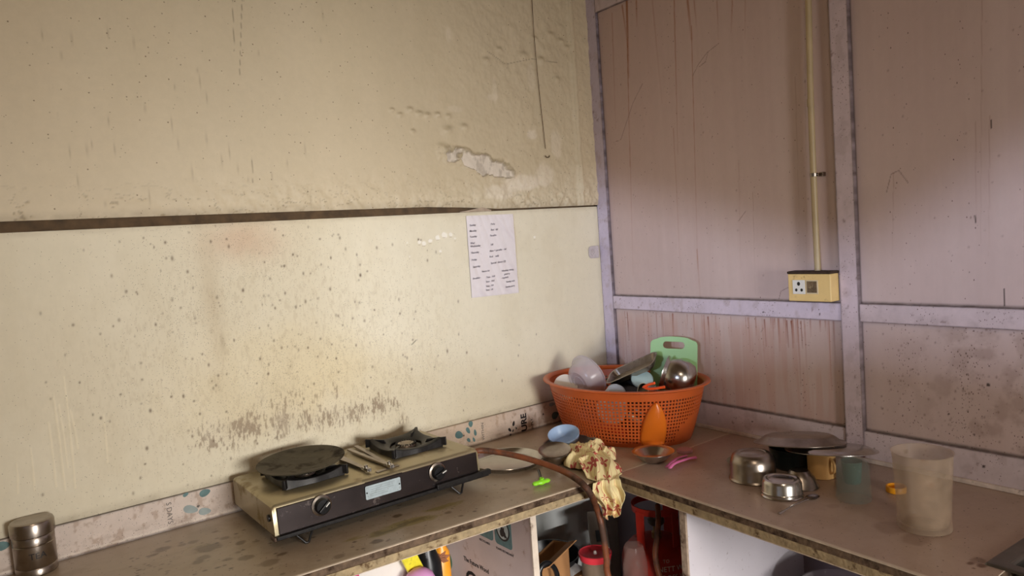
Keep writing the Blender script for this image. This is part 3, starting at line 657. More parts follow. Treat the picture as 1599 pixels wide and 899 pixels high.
top(MB().box(XD+.019, -.36, -.50, -.012, SHZ-.018, SHZ).build('shelf_board', m_plank, bevel=.001), 'wooden shelf board low in the corner under the worktop', 'shelf')
SHL = -.42
top(MB().box(-1.9, XD-.001, -.50, -.012, SHL-.018, SHL).build('shelf_board', m_plank, bevel=.001), 'wooden shelf board under the worktop left of the printed board', 'shelf')

# ================================================================ materials for things
m_steel = mat('stainless_steel', (188, 184, 178), .24, 1., var=.10, nscale=30, bump=.03)
m_steeld = mat('worn_steel', (158, 148, 138), .30, 1., var=.2, nscale=30, bump=.06, dirt=(92, 76, 60), dirt_amt=.06)
m_enamel = mat('greasy_steel_top', (172, 160, 130), .36, .75, var=.08, nscale=8, dirt=(146, 128, 92), dirt_amt=.22, dirt_scale=14)
m_dark = mat('stove_front', (88, 80, 80), .24, .9, var=.2, nscale=12, dirt=(84, 70, 60), dirt_amt=.04, dirt_scale=30)
m_iron = mat('black_iron', (34, 32, 32), .42, .35, var=.3, nscale=60, bump=.3)
m_tawa = mat('seasoned_iron', (84, 78, 64), .62, .25, var=.25, nscale=20, bump=.3, dirt=(52, 46, 38), dirt_amt=.3, dirt_scale=14)
m_blk = mat('black_plastic', (24, 24, 26), .3, var=.2)
m_rust = mat('rusty_wire', (92, 74, 62), .5, .6, var=.4, nscale=60)
m_lbl = mat('metal_label', (176, 190, 196), .38, .2, var=.12, nscale=60, dirt=(120, 120, 116), dirt_amt=.15, dirt_scale=80)
m_orange = mat('orange_plastic', (198, 94, 42), .36, var=.06, nscale=8, sss=.0, bump=.03)
m_orange2 = mat('orange_plastic_glossy', (218, 112, 30), .28, var=.05, nscale=8)
m_brass = mat('brass', (170, 140, 90), .35, 1.)
def clear(name, color, alpha=.35, rough=.25, bump=0., tr=.0, var=.1):
    return mat(name, color, rough, alpha=alpha, var=var, nscale=25, bump=bump)

# ================================================================ GAS STOVE
SX, SY = -1.531, -.367
st = thing('gas_stove', 'two burner steel gas stove with black knobs on thin wire feet', 'gas stove', (SX, SY, 0))
st.rotation_euler = (0, 0, math.radians(0))
LW, LD, ZB, ZT = .621, .335, .034, .1115
mb = MB()  # body shell: top sheet with rounded edges and raked front
prof = [(-.004, ZB), (-.002, .060), (.003, ZT-.008), (.006, ZT-.003), (.012, ZT), (LD-.012, ZT), (LD-.004, ZT-.003), (LD, ZT-.010), (LD, ZB)]
n = len(prof); xs = [0, .004, .012, .30, LW-.012, LW-.004, LW]; ins = [.010, .003, 0, 0, 0, .003, .010]
vs = []
for x, i_ in zip(xs, ins):
    for (y, z) in prof:
        vs.append((x, min(max(y, i_*.6-.004) if y < .1 else y, LD-i_*.6 if y > .2 else y), z-(i_*.7 if z > .09 else 0)))
fs = [(a*n+b, (a+1)*n+b, (a+1)*n+b+1, a*n+b+1) for a in range(len(xs)-1) for b in range(n-1)]+[tuple(range(n)), tuple((len(xs)-1)*n+b for b in range(n-1, -1, -1)), ]
mb.add(vs, fs); mb.build('body', m_enamel, st, smooth=True)
# front panel
fp = MB().prism([(.010, .036), (LW-.008, .036), (LW-.008, .102), (.010, .103)], 0, .003, lambda x, z, d: (x, -.0045+(z-.036)*.07-d, z)).build('front_panel', m_dark, st, bevel=.0015)
MB().prism([(.252, .040), (.364, .040), (.364, .104), (.252, .104)], 0, .001, lambda x, z, d: (x, -.0052+(z-.036)*.07-d, z)).build('panel_joint', m_dark, st)
# under tray and frame rail
MB().box(.004, LW-.002, .004, LD-.004, .026, .034).build('base_tray', m_iron, st, bevel=.002)
MB().box(-.006, .03, -.012, .02, .022, .034).add([], []).build('corner_bracket', m_rust, st, bevel=.003)
MB().bar((.0, -.012, .031), (LW+.022, -.012, .031), .012, .010).build('front_rail', m_iron, st, bevel=.002)
mbk = MB().box(LW-.16, LW+.028, -.022, -.006, .030, .046); mbk.build('rail_bracket', m_iron, st, bevel=.003)
lb = MB().prism(rrect(.106, .037, .004), 0, .0014, lambda u, v, d: (.300+u, -.0075-d, .0815+v-.004)).build('rating_plate', m_lbl, st)
for u in (-.049, .049): MB().lathe([(0, 0), (.0025, 0), (.002, .0012), (0, .0015)], 10, Matrix.Translation((.300+u, -.0088, .0775)) @ Matrix.Rotation(math.pi/2, 4, 'X')).build('rivet', m_blk, lb)
m_pl = mat('plate_print', (132, 142, 146), .5)
for k in range(5): MB().box(.262, .262+(.074, .06, .07, .04, .052)[k], -.0093, -.0089, .0895-k*.0058, .0902-k*.0058).build('print_line', m_pl, lb)
for kx in (.124, .4725):
    kz = .080 if kx < .3 else .0785
    M = Matrix.Translation((kx, -.0065, kz)) @ Matrix.Rotation(math.pi/2, 4, 'X')
    MB().lathe([(.0, .0), (.027, 0), (.027, .002), (.0225, .004), (.0215, .003), (0, .003)], 36, M).build('knob_ring', m_steeld, st, smooth=True)
    kb = MB().lathe([(.0205, .003), (.0205, .012), (.018, .016), (.0, .017)], 36, M).build('knob', m_blk, st, smooth=True)
    a = math.radians(40 if kx < .3 else 20)
    MB().boxm(M @ Matrix.Rotation(a, 4, 'Z') @ Matrix.Translation((0, 0, .020)), .036, .009, .010).build('knob_grip', m_blk, kb, bevel=.002)
    MB().boxm(M @ Matrix.Rotation(a, 4, 'Z') @ Matrix.Translation((.010, 0, .0255)), .014, .003, .001).build('knob_mark', mat('white_mark', (210, 210, 205), .4), kb)
# plug on the left end
MB().lathe([(0, 0), (.009, 0), (.009, .004), (.0, .005)], 20, Matrix.Translation((-.0005, .028, .074)) @ Matrix.Rotation(-math.pi/2, 4, 'Y')).build('end_plug', m_blk, st, smooth=True)
# wire feet
for fx, fy in ((.073, -.010), (.535, -.010), (.073, LD-.02), (.535, LD-.02)):
    dy = -.012 if fy < .1 else .006
    MB().tube([(fx-.028, fy+.004, .032), (fx-.004, fy+dy, .0035), (fx, fy+dy-.001, .0025), (fx+.004, fy+dy, .0035), (fx+.024, fy+.004, .032)], .0030, 8).build('leg', m_iron, st, smooth=True)
# pan supports and burners
def pan_support(cx, cy, seed):
    mb = MB(); n = 64; rings = []
    for i in range(n):
        t = 2*math.pi*i/n; q = abs(math.cos(2*t)) ; ro = .088+.030*(1-q)**1.6; ri = .050+.008*math.sin(4*t+.5)*.3
        c, s_ = math.cos(t), math.sin(t); hz = .006+.012*(1-q)**2
        rings.append([(ro*c, ro*s_, 0), (ro*c*.985, ro*s_*.985, .010+hz), ((ro-.012)*c, (ro-.012)*s_, .012+hz), ((ri+.008)*c, (ri+.008)*s_, .013), (ri*c, ri*s_, .009), (ri*c*1.04, ri*s_*1.04, 0)])
    k = 6; vs = [v for r in rings for v in r]
    fs = [(i*k+j, ((i+1) % n)*k+j, ((i+1) % n)*k+(j+1) % k, i*k+(j+1) % k) for i in range(n) for j in range(k)]
    mb.add([(x+cx, y+cy, z+ZT+.0005) for x, y, z in vs], fs)
    for a in range(4):
        t = math.pi/4+a*math.pi/2; c, s_ = math.cos(t), math.sin(t)
        P1 = lambda r, z, w: (cx+r*c-w*s_, cy+r*s_+w*c, ZT+z)
        vs = [P1(.128, .004, -.005), P1(.128, .004, .005), P1(.060, .012, .003), P1(.060, .012, -.003), P1(.128, .030, -.004), P1(.128, .030, .004), P1(.068, .026, .002), P1(.068, .026, -.002)]
        mb.add(vs, [(0, 1, 2, 3), (4, 7, 6, 5), (0, 4, 5, 1), (1, 5, 6, 2), (2, 6, 7, 3), (3, 7, 4, 0)])
    mb.build('pan_support', m_iron, st, smooth=True, bevel=.001)
    MB().lathe([(.048, .0), (.046, .004), (.040, .004), (.034, .001), (.0, .001)], 40, Matrix.Translation((cx, cy, ZT+.0006))).build('burner_tray', m_iron, st, smooth=True)
    b = MB().lathe([(.030, .0), (.033, .006), (.031, .012), (.022, .015), (.018, .014), (.012, .010), (0, .010)], 40, Matrix.Translation((cx, cy, ZT+.0012))).build('burner', mat('burner_brass', (150, 140, 128), .35, .9, var=.3, nscale=50, dirt=(60, 48, 40), dirt_amt=.3, dirt_scale=40), st, smooth=True)
    mbv = MB()
    for a in range(24):
        t = 2*math.pi*a/24; mbv.boxm(Matrix.Translation((cx+.0285*math.cos(t), cy+.0285*math.sin(t), ZT+.0145)) @ Matrix.Rotation(t, 4, 'Z'), .008, .0018, .004)
    mbv.build('burner_slots', m_iron, b)
pan_support(.150, .170, 1); pan_support(.480, .185, 2)
MB().tube([(LW-.003, .055, .082), (LW+.018, .055, .082)], .0065, 12).build('gas_inlet', m_steeld, st, smooth=True)

# tawa resting on the left pan support
tz = ZT+.031
tz += .006
ta = thing('flat_griddle', 'round dark iron griddle resting on the left burner', 'griddle', (SX+.150+.0, SY+.185, tz))
ta.rotation_euler = (math.radians(1.5), math.radians(-2), 0)
MB().lathe([(0, -.0075), (.07, -.006), (.105, -.001), (.119, .005), (.1205, .0075), (.118, .0078), (.104, .0025), (.07, -.0025), (0, -.0045)], 72).build('pan', m_tawa, ta, smooth=True)
# steel pincers lying between the burners
def pincers(lbl, A, B, C, zoff, L=1.):
    """A,B handle ends, C jaw, stove-local on the top sheet"""
    A = Vector((*A, zoff+.004)); B = Vector((*B, zoff+.006)); C_ = Vector((*C, zoff+.007))
    t = thing('steel_pincers', lbl, 'pincers', (SX+C_.x, SY+C_.y, ZT), group=None)
    o = Vector((C_.x, C_.y, 0)); a = A-o; b = B-o; c = C_-o
    d = ((a+b)/2-c).normalized(); sd = Vector((-d.y, d.x, 0))
    for e, s_ in ((a, 1), (b, -1)):
        mid = c+d*.018
        pts = spline([e, e*.55+mid*.45+sd*s_*.002, mid], 6)
        mb = MB(); w = .0058
        # channel section
        for i in range(len(pts)-1):
            mb.bar(pts[i], pts[i+1], w*2, .0016)
            for q in (-1, 1): mb.bar(pts[i]+sd*q*w+Vector((0, 0, -.002)), pts[i+1]+sd*q*w+Vector((0, 0, -.002)), .0014, .0055)
        mb.build('arm', m_steeld, t, smooth=False, bevel=.0004)
        jp = c-d*.022
        mj = MB().bar(mid+sd*s_*.002, c-sd*s_*.004, .008, .004).bar(c-sd*s_*.004, jp-sd*s_*.003, .006, .010)
        mj.build('jaw', m_steel, t, bevel=.001)
    MB().lathe([(0, -.004), (.005, -.004), (.005, .010), (.003, .0115), (0, .012)], 16, Matrix.Translation(c)).build('rivet', m_steel, t, smooth=True)
    return t
def sl(px_, py_, z=ZT): p = pz(px_, py_, z); return (p.x-SX, p.y-SY)
pincers('steel pincers with long arms, nearest the bare burner, their jaws over the stove edge', sl(545, 704), sl(556, 700), sl(608, 731), .003)
pincers('steel pincers with shiny jaws lying next to the dark griddle', sl(525, 711), sl(527, 719), sl(572, 737), .003)
top(MB().bar((*sl(588, 738), 0), (*sl(622, 727), 0), .014, .0022).build('steel_strip', m_steeld, bevel=.0008), 'flat dark steel strip lying on the stove edge above the rating plate', 'metal strip').location = (SX, SY, ZT+.002)

# hose from the stove over the edge, under the worktop and up to the gas cylinder
m_hose = mat('rubber_hose', (122, 70, 44), .40, var=.25, nscale=22, dirt=(74, 50, 38), dirt_amt=.5, dirt_scale=10, bump=.1)
CY = (-.215, -.42); CR = .128
hp = [Vector((SX+LW+.008, SY+.055, .082)), Vector((SX+LW+.05, SY+.050, .083)), pz(800, 710, .066), pz(850, 724, .043), pz(888, 740, .024)]
q = pz(916, 762, .010); hp += [q, pxx(932, 793, -.672), pxx(941, 830, -.665), pxx(947, 870, -.658), pxx(952, 905, -.650), Vector((-.62, -.70, -.46)), Vector((-.55, -.74, -.60)), Vector((-.47, -.72, -.62))]
reg = pxx(1027, 790, -.30)
hp += [Vector((-.42, -.665, -.52)), pxx(1025, 880, -.40), pxx(1026, 840, -.37), pxx(1028, 812, -.34), reg]
hs = top(MB().tube(spline(hp, 8), .0094, 12).build('gas_hose', m_hose, smooth=True), 'red-brown rubber gas hose running from the stove over the worktop edge', 'hose')
MB().tube([(SX+LW+.010, SY+.055, .082), (SX+LW+.018, SY+.055, .082)], .0105, 12).build('hose_clamp', m_steeld, hs, smooth=True)

# ================================================================ STAINLESS AND OTHER THINGS ON THE WORKTOPS
def lathed(name, prof, m, parent, n=56, M=None, smooth=True, **k): return MB().lathe(prof, n, M).build(name, m, parent, smooth=smooth, **k)
# tea jar
p, r = stand(60, 903, 66)
tj = thing('tea_canister', 'steel TEA canister with lid at the left end of the worktop', 'canister', (p.x, p.y, .0005))
r = .0450
lathed('body', [(0, 0), (r-.004, 0), (r, .004), (r, .018), (r-.0015, .020), (r, .022), (r, .074), (r-.0018, .076), (r, .078), (r, .094), (r-.0015, .096), (r-.001, .100), (r-.001, .115), (0, .115)], m_steeld, tj)
lathed('lid', [(r+.0012, .097), (r+.0025, .098), (r+.0025, .125), (r, .130), (r-.006, .1318), (r-.012, .1305), (0, .1315)], m_steeld, tj)
thp = math.atan2(CAM[1]-p.y, CAM[0]-p.x)+.10
def wrapj(x, y, z):
    a = thp+(x)/r; return (math.cos(a)*(r+.0004+z), math.sin(a)*(r+.0004+z), .045+y)
text('TEA', 'tea_print', .021, (0, 0, 0), (1, 0, 0), (0, 0, 1), m_ink, tj, align='CENTER', warp=wrapj, sx=1.0)

# big steel plate by the stove
def plate_prof(R, h=.012, rim=.010, t=.0012): return [(0, .001), (R-.018, .001), (R-.010, .004), (R-.002, h), (R, h+.0006), (R+.0008, h-.001), (R-.002, h-.002), (R-.010, .0025), (R-.016, 0), (0, 0)]
p, r = stand(803, 741, 118)
lathed('steel_platter', plate_prof(.118, .016), m_steel, None); o = bpy.data.objects['steel_platter']; o.location = (-.735, -.265, .0006); top(o, 'large round steel platter with wet film lying beside the stove', 'platter')
# ring pan under the cloth with the small lid on it
lathed('steel_pan', [(0, .001), (.078, .001), (.088, .010), (.094, .026), (.098, .027), (.098, .025), (.095, .024), (.089, .008), (.079, 0), (0, 0)], m_steeld, None); o = bpy.data.objects['steel_pan']
p = pz(905, 712, 0); o.location = (-.505, -.330, .0006); top(o, 'low steel pan half covered by the printed cloth', 'pan')
lathed('small_saucer', [(0, .001), (.035, .001), (.048, .005), (.052, .008), (.053, .0075), (.048, .003), (.036, 0), (0, 0)], m_steeld, None); o = bpy.data.objects['small_saucer']
lid_p = pz(866, 705, .040); o.location = lid_p; o.rotation_euler = (math.radians(9), math.radians(-8), 0); top(o, 'small pale steel saucer lying tilted between platter and blue bowl', 'saucer')
# block the saucer leans on: small dark pot
lathed('small_dark_bowl', [(0, .001), (.022, .001), (.034, .012), (.040, .030), (.042, .031), (.042, .029), (.036, .011), (.023, -.0), (0, 0)], m_steeld, None); o = bpy.data.objects['small_dark_bowl']
o.location = (lid_p.x, lid_p.y, .0006); top(o, 'small dark steel bowl under the tilted saucer', 'bowl')
# blue bowl
m_blue = mat('blue_plastic', (168, 196, 232), .3, var=.03)
p = pz(886, 690, .030); bo = thing('blue_bowl', 'light blue plastic bowl sitting tilted beside the orange basket', 'bowl', (-.496, -.284, .017)); bo.rotation_euler = (math.radians(10), math.radians(-16), 0)
lathed('bowl', [(0, .002), (.034, .002), (.046, .014), (.052, .036), (.0545, .038), (.0545, .036), (.0535, .030), (.0475, .012), (.036, 0), (0, 0)], m_blue, bo)
# second steel bowl, right of the cloth
p, r = stand(1021, 728, 50)
so = thing('steel_bowl', 'shiny steel bowl standing upright in front of the orange basket', 'bowl', (p.x, p.y, .0006))
lathed('bowl', [(0, .002), (.026, .002), (.040, .010), (.056, .026), (.064, .0325), (.0665, .033), (.0665, .0318), (.064, .0308), (.057, .023), (.041, .007), (.027, 0), (0, 0)], m_steel, so)
# pink spoon and its pale disc
m_pink = mat('pink_plastic', (226, 120, 176), .3, var=.03); m_pinkc = clear('pale_pink_plastic', (206, 150, 160), .6, .3)
a = pz(1045, 731, .006); b = pz(1062, 721, .010); c = pz(1074, 716, .008); d_ = pz(1087, 714, .008)
pk = thing('pink_tongs', 'bright pink plastic clip lying right of the shiny steel bowl', 'clip', (b.x, b.y, 0))
rel = lambda v, o: Vector(v)-Vector((o.location))
MB().tube([rel(x, pk) for x in spline([a, a*.5+b*.5+Vector((0, 0, .006)), c, d_], 6)], [.004]+[.007]*15+[.008]*2+[.0085], 10, flat=.5).build('upper_arm', m_pink, pk, smooth=True)
a2 = pz(1040, 729, .004); MB().tube([rel(x, pk) for x in spline([a2, pz(1056, 716, .004), pz(1072, 711, .004)], 6)], [.003]+[.0055]*12, 10, flat=.5).build('lower_arm', m_pink, pk, smooth=True)
p = pz(1069, 704, .004); top(lathed('pink_disc', [(0, 0), (.024, 0), (.0255, .002), (.0255, .008), (.024, .010), (0, .010)], m_pinkc, None), 'pale pink translucent disc lying behind the pink clip', 'disc').location = (p.x, p.y, .0006)
# lime green handle with dark stem
m_lime = mat('lime_plastic', (150, 232, 50), .3, var=.03)
a = pz(841, 734, .012); b = pz(846, 751, .010)
lg = thing('lime_peeler', 'lime green plastic handled peeler with a dark stem in front of the platter', 'peeler', (b.x, b.y, 0))
e0 = rel(pz(832, 756, .009), lg); e1 = rel(pz(858, 749, .009), lg); dd_ = e1-e0
MB().tube([e0+dd_*t for t in [i/12 for i in range(13)]], [.0045, .008, .009, .0075, .0085, .0105, .011, .0105, .0085, .0075, .009, .008, .0045], 12, flat=.75).build('handle', m_lime, lg, smooth=True)
MB().lathe([(.003, .010), (.007, .011), (.0075, .013), (.006, .0145), (.003, .013)], 20, Matrix.Translation((0, 0, .006))).build('thumb_ring', m_lime, lg, smooth=True)
MB().tube([rel(a, lg), rel(a*.5+b*.5, lg), Vector((0, 0, .010))], .004, 10).build('stem', m_blk, lg, smooth=True)

# ---- cloth over the edge
def cloth():
    cm = bpy.data.materials.new('printed_cloth'); cm.use_nodes = True; nt = cm.node_tree; N = nt.nodes; L = nt.links; b = N['Principled BSDF']
    uv = N.new('ShaderNodeUVMap'); mp = N.new('ShaderNodeMapping'); mp.inputs['Scale'].default_value = (4.2, 4.2, 1); L.new(uv.outputs[0], mp.inputs[0])
    v = N.new('ShaderNodeTexVoronoi'); v.inputs['Scale'].default_value = 1.; v.inputs['Randomness'].default_value = .55; L.new(mp.outputs[0], v.inputs[0])
    sub = N.new('ShaderNodeVectorMath'); sub.operation = 'SUBTRACT'; L.new(mp.outputs[0], sub.inputs[0]); L.new(v.outputs['Position'], sub.inputs[1])
    sx = N.new('ShaderNodeSeparateXYZ'); L.new(sub.outputs[0], sx.inputs[0])
    at = N.new('ShaderNodeMath'); at.operation = 'ARCTAN2'; L.new(sx.outputs[1], at.inputs[0]); L.new(sx.outputs[0], at.inputs[1])
    m5 = N.new('ShaderNodeMath'); m5.operation = 'MULTIPLY'; L.new(at.outputs[0], m5.inputs[0]); m5.inputs[1].default_value = 5
    cs = N.new('ShaderNodeMath'); cs.operation = 'COSINE'; L.new(m5.outputs[0], cs.inputs[0])
    ra = N.new('ShaderNodeMath'); ra.operation = 'MULTIPLY_ADD'; L.new(cs.outputs[0], ra.inputs[0]); ra.inputs[1].default_value = .13; ra.inputs[2].default_value = .33
    lt = N.new('ShaderNodeMath'); lt.operation = 'LESS_THAN'; L.new(v.outputs['Distance'], lt.inputs[0]); L.new(ra.outputs[0], lt.inputs[1])
    gt = N.new('ShaderNodeMath'); gt.operation = 'GREATER_THAN'; L.new(v.outputs['Distance'], gt.inputs[0]); gt.inputs[1].default_value = .09
    mu = N.new('ShaderNodeMath'); mu.operation = 'MULTIPLY'; L.new(lt.outputs[0], mu.inputs[0]); L.new(gt.outputs[0], mu.inputs[1])
    # thin stems
    w = N.new('ShaderNodeTexWave'); w.inputs['Scale'].default_value = .9; w.inputs['Distortion'].default_value = 9; w.inputs['Detail'].default_value = 1; L.new(mp.outputs[0], w.inputs[0])
    g2 = N.new('ShaderNodeMath'); g2.operation = 'GREATER_THAN'; L.new(w.outputs['Fac'], g2.inputs[0]); g2.inputs[1].default_value = .992
    mxx = N.new('ShaderNodeMath'); mxx.operation = 'MAXIMUM'; L.new(mu.outputs[0], mxx.inputs[0]); L.new(g2.outputs[0], mxx.inputs[1])
    mx = N.new('ShaderNodeMix'); mx.data_type = 'RGBA'; L.new(mxx.outputs[0], mx.inputs[0]); mx.inputs[6].default_value = (*srgb((238, 222, 168)), 1); mx.inputs[7].default_value = (*srgb((184, 84, 76)), 1)
    L.new(mx.outputs[2], b.inputs['Base Color']); b.inputs['Roughness'].default_value = .85
    nz = N.new('ShaderNodeTexNoise'); nz.inputs['Scale'].default_value = 160; bp = N.new('ShaderNodeBump'); bp.inputs['Strength'].default_value = .2; bp.inputs['Distance'].default_value = .001
    L.new(nz.outputs[0], bp.inputs['Height']); L.new(bp.outputs[0], b.inputs['Normal'])
    # bunched heap on the pan: a folded mound; then a tail hanging over the edge of the worktop
    # heap: crumpled mound lying on the pan and the worktop
    hc = np.array([-.545, -.452]); ax = np.array([.62, -.78]); ay = np.array([-ax[1], ax[0]])
    na, nr = 120, 44; A, Q = np.meshgrid(np.linspace(0, 2*math.pi, na, endpoint=False), np.linspace(0, 1, nr))
    ca, sa = np.cos(A), np.sin(A); rim = 1+.16*(fbm(ca*1.6+7, sa*1.6+3, 4, 3)-.5)*2+.05*np.sin(5*A+1)
    rr = np.sin(Q*math.pi/2)*rim; zz = np.cos(Q*math.pi/2)**.75
    hx = rr*ca*.080; hy = rr*sa*.100
    fo = (fbm(hx*26+3, hy*26, 8, 3)-.5); rdg = 1-np.abs(np.sin(hx*46+2.2*np.sin(hy*34)+.8)); rd2 = 1-np.abs(np.sin(hy*52+2*np.sin(hx*40+1)+.4))
    z = .004+zz*(.034+.026*fo)+(.014*rdg**2+.010*rd2**2)*np.minimum(1, zz*1.6)+.004*(1-zz)*np.abs(np.sin(A*9))
    sw = 1+.10*rdg*(1-Q)
    P1 = np.stack([hc[0]+(hx*ax[0]+hy*ay[0])*sw, hc[1]+(hx*ax[1]+hy*ay[1])*sw, z], -1)
    uv1 = np.stack([.5+hx*sw*5.0*1.5, .5+hy*sw*5.0*1.3], -1)
    idx = np.arange(na*nr).reshape(nr, na); f1 = np.stack([idx[:-1], np.roll(idx[:-1], -1, 1), np.roll(idx[1:], -1, 1), idx[1:]], -1).reshape(-1, 4)
    # tail: folded strip from the heap over the edge
    nu, nv = 60, 90; U, V = np.meshgrid(np.linspace(-1, 1, nu), np.linspace(0, 1, nv))
    cl = spline([Vector((-.570, -.490, .036)), Vector((-.596, -.550, .028)), Vector((-.622, -.596, .012)), Vector((-.642, -.626, -.012)), Vector((-.650, -.640, -.038)), Vector((-.648, -.640, -.062)), Vector((-.642, -.640, -.082)), Vector((-.638, -.640, -.092))], 14)
    cl = np.array([list(p) for p in cl]); t = np.linspace(0, 1, len(cl)); C3 = np.stack([np.interp(V, t, cl[:, k]) for k in range(3)], -1)
    wv = np.interp(V, [0, .2, .4, .55, .75, .9, 1.], [.050, .060, .050, .044, .034, .022, .012])
    side = np.array([.80, -.52, 0.]); side /= np.linalg.norm(side); out = np.array([-.55, -.83, 0])
    x = U*wv*(1+.10*np.sin(V*15)); P2 = C3+side*x[..., None]+side*(.006*np.sin(V*11))[..., None]
    hang = sm(.30, .50, V); k2 = 1-np.abs(np.sin(U*4.2+V*3+.5)); k3 = np.abs(np.sin(U*7.5-V*5))
    P2 = P2+out*(hang*(.022*k2+.008*k3)+.004)[..., None]; P2[..., 2] += (1-hang)*(.016*k2+.006*k3-.020*np.abs(U)**2)-.012*hang*np.abs(U)*(V > .8)
    P2[..., 1] = np.where(P2[..., 2] < .002, np.minimum(P2[..., 1], -.627), P2[..., 1]); P2[..., 2] = np.where(V < .42, np.maximum(P2[..., 2], .004), P2[..., 2])
    uv2 = np.stack([.2+x*6.5, .3+V*1.25], -1); id2 = np.arange(nu*nv).reshape(nv, nu)+na*nr
    f2 = np.stack([id2[:-1, :-1], id2[:-1, 1:], id2[1:, 1:], id2[1:, :-1]], -1).reshape(-1, 4)
    ver = np.concatenate([P1.reshape(-1, 3), P2.reshape(-1, 3)]); f = np.concatenate([f1, f2]); uvs = np.concatenate([uv1.reshape(-1, 2), uv2.reshape(-1, 2)])
    me = bpy.data.meshes.new('printed_cloth'); me.from_pydata(ver.tolist(), [], f.tolist())
    ul = me.uv_layers.new(name='UVMap')
    for lp in me.loops: ul.data[lp.index].uv = uvs[lp.vertex_index]
    me.polygons.foreach_set('use_smooth', [True]*len(me.polygons)); me.materials.append(cm)
    o = bpy.data.objects.new('printed_cloth', me); COL.objects.link(o)
    md = o.modifiers.new('solid', 'SOLIDIFY'); md.thickness = .0022; md.offset = 1
    md = o.modifiers.new('sub', 'SUBSURF'); md.levels = 1; md.render_levels = 1
    return o
top(cloth(), 'cream cloth with red flower print bunched up and hanging over the worktop corner', 'cloth')

# ================================================================ ORANGE BASKET
BC = Vector((-.232, -.318, .0006)); BA, BB, BPH, BH, BT = .300, .214, -1.36, .197, .80
bk = thing('plastic_basket', 'orange plastic mesh basket full of dishes in the corner', 'basket', BC, BPH)
def shell_pt(t, h, off=0.):
    k = BT+(1-BT)*(h**.85); a = BA*k+off; b = BB*k+off
    return Vector((a*math.cos(t), b*math.sin(t), h*BH))
def drop_in(t, h, tc, wbase, htop):
    """teardrop outline: wide at its foot, pointed at the top"""
    d = (t-tc+math.pi) % (2*math.pi)-math.pi
    if h > htop: return False
    q = h/htop; w = wbase*(math.sin(math.pi*min(1, (.34+.66*q)))**.65)
    return abs(d) < w
def prj(p): d = np.array(p)-CAM; return 799.5+FPX*(d@RV)/(d@FV), 449.5-FPX*(d@UV)/(d@FV)
def bworld(v): return np.array(BC)+np.array([v[0]*math.cos(BPH)-v[1]*math.sin(BPH), v[0]*math.sin(BPH)+v[1]*math.cos(BPH), v[2]])
best = min((abs(prj(bworld(shell_pt(t, 0)))[0]-1019)+(1e3 if prj(bworld(shell_pt(t, 0)))[1] < 672 else 0), t) for t in np.linspace(0, 2*math.pi, 721))
tl = best[1]
def speed(t): return math.hypot(BA*.85*math.sin(t), BB*.85*math.cos(t))
HWD = .0395
NC, NR = 128, 13
tcs = [tl, tl+math.pi, 0.0, math.pi]
us = []; 
for i in range(NC): us += [2*math.pi*i/NC, 2*math.pi*(i+.42)/NC]
hs_ = [0, .045]; h0, h1 = .075, .86
for j in range(NR): hs_ += [h0+(h1-h0)*j/NR, h0+(h1-h0)*(j+.60)/NR]
hs_ += [h1, .93, 1.0]
hs_ = sorted(set(hs_)); hole_lo = [h0+(h1-h0)*(j)/NR for j in range(NR)]
mb = MB(); nu = len(us); nh = len(hs_)
mb.v = [tuple(shell_pt(u, h)) for h in hs_ for u in us]
for j in range(nh-1):
    hm = (hs_[j]+hs_[j+1])/2; inhole = any(abs(hs_[j]-q) < 1e-6 for q in hole_lo)
    for i in range(nu):
        um = us[i]+.5*(((us[(i+1) % nu]-us[i]) % (2*math.pi)))
        hole = inhole and i % 2 == 1
        if hole:
            if drop_in(um, hm, tcs[0], HWD/speed(tcs[0]), .80) or drop_in(um, hm, tcs[1], HWD/speed(tcs[1]), .80) or drop_in(um, hm, tcs[2], .40, .52) or drop_in(um, hm, tcs[3], .40, .52): hole = False
        if not hole: mb.f.append((j*nu+i, j*nu+(i+1) % nu, (j+1)*nu+(i+1) % nu, (j+1)*nu+i))
mb.build('mesh_wall', m_orange, bk, smooth=False, solid=.0022)
# floor of the basket
bf = MB(); ring = [shell_pt(u, 0) for u in us[::2]]; bf.prism([(p.x, p.y) for p in ring], 0, .0022); bf.build('base', m_orange, bk)
# rolled rim
rp = []
for sect in [(-.002, .955), (.004, .972), (.014, .985), (.019, 1.0), (.0175, 1.018), (.011, 1.028), (.003, 1.022), (-.003, 1.0), (-.004, .975)]:
    rp.append([Vector(shell_pt(u, min(sect[1], 1), sect[0])) + Vector((0, 0, max(0, sect[1]-1)*BH)) for u in us[::2]])
mr = MB(); k = len(rp); n_ = len(rp[0]); mr.v = [tuple(rp[a][i]) for i in range(n_) for a in range(k)]
mr.f = [(i*k+a, ((i+1) % n_)*k+a, ((i+1) % n_)*k+(a+1) % k, i*k+(a+1) % k) for i in range(n_) for a in range(k)]
mr.build('rim', m_orange, bk, smooth=True)
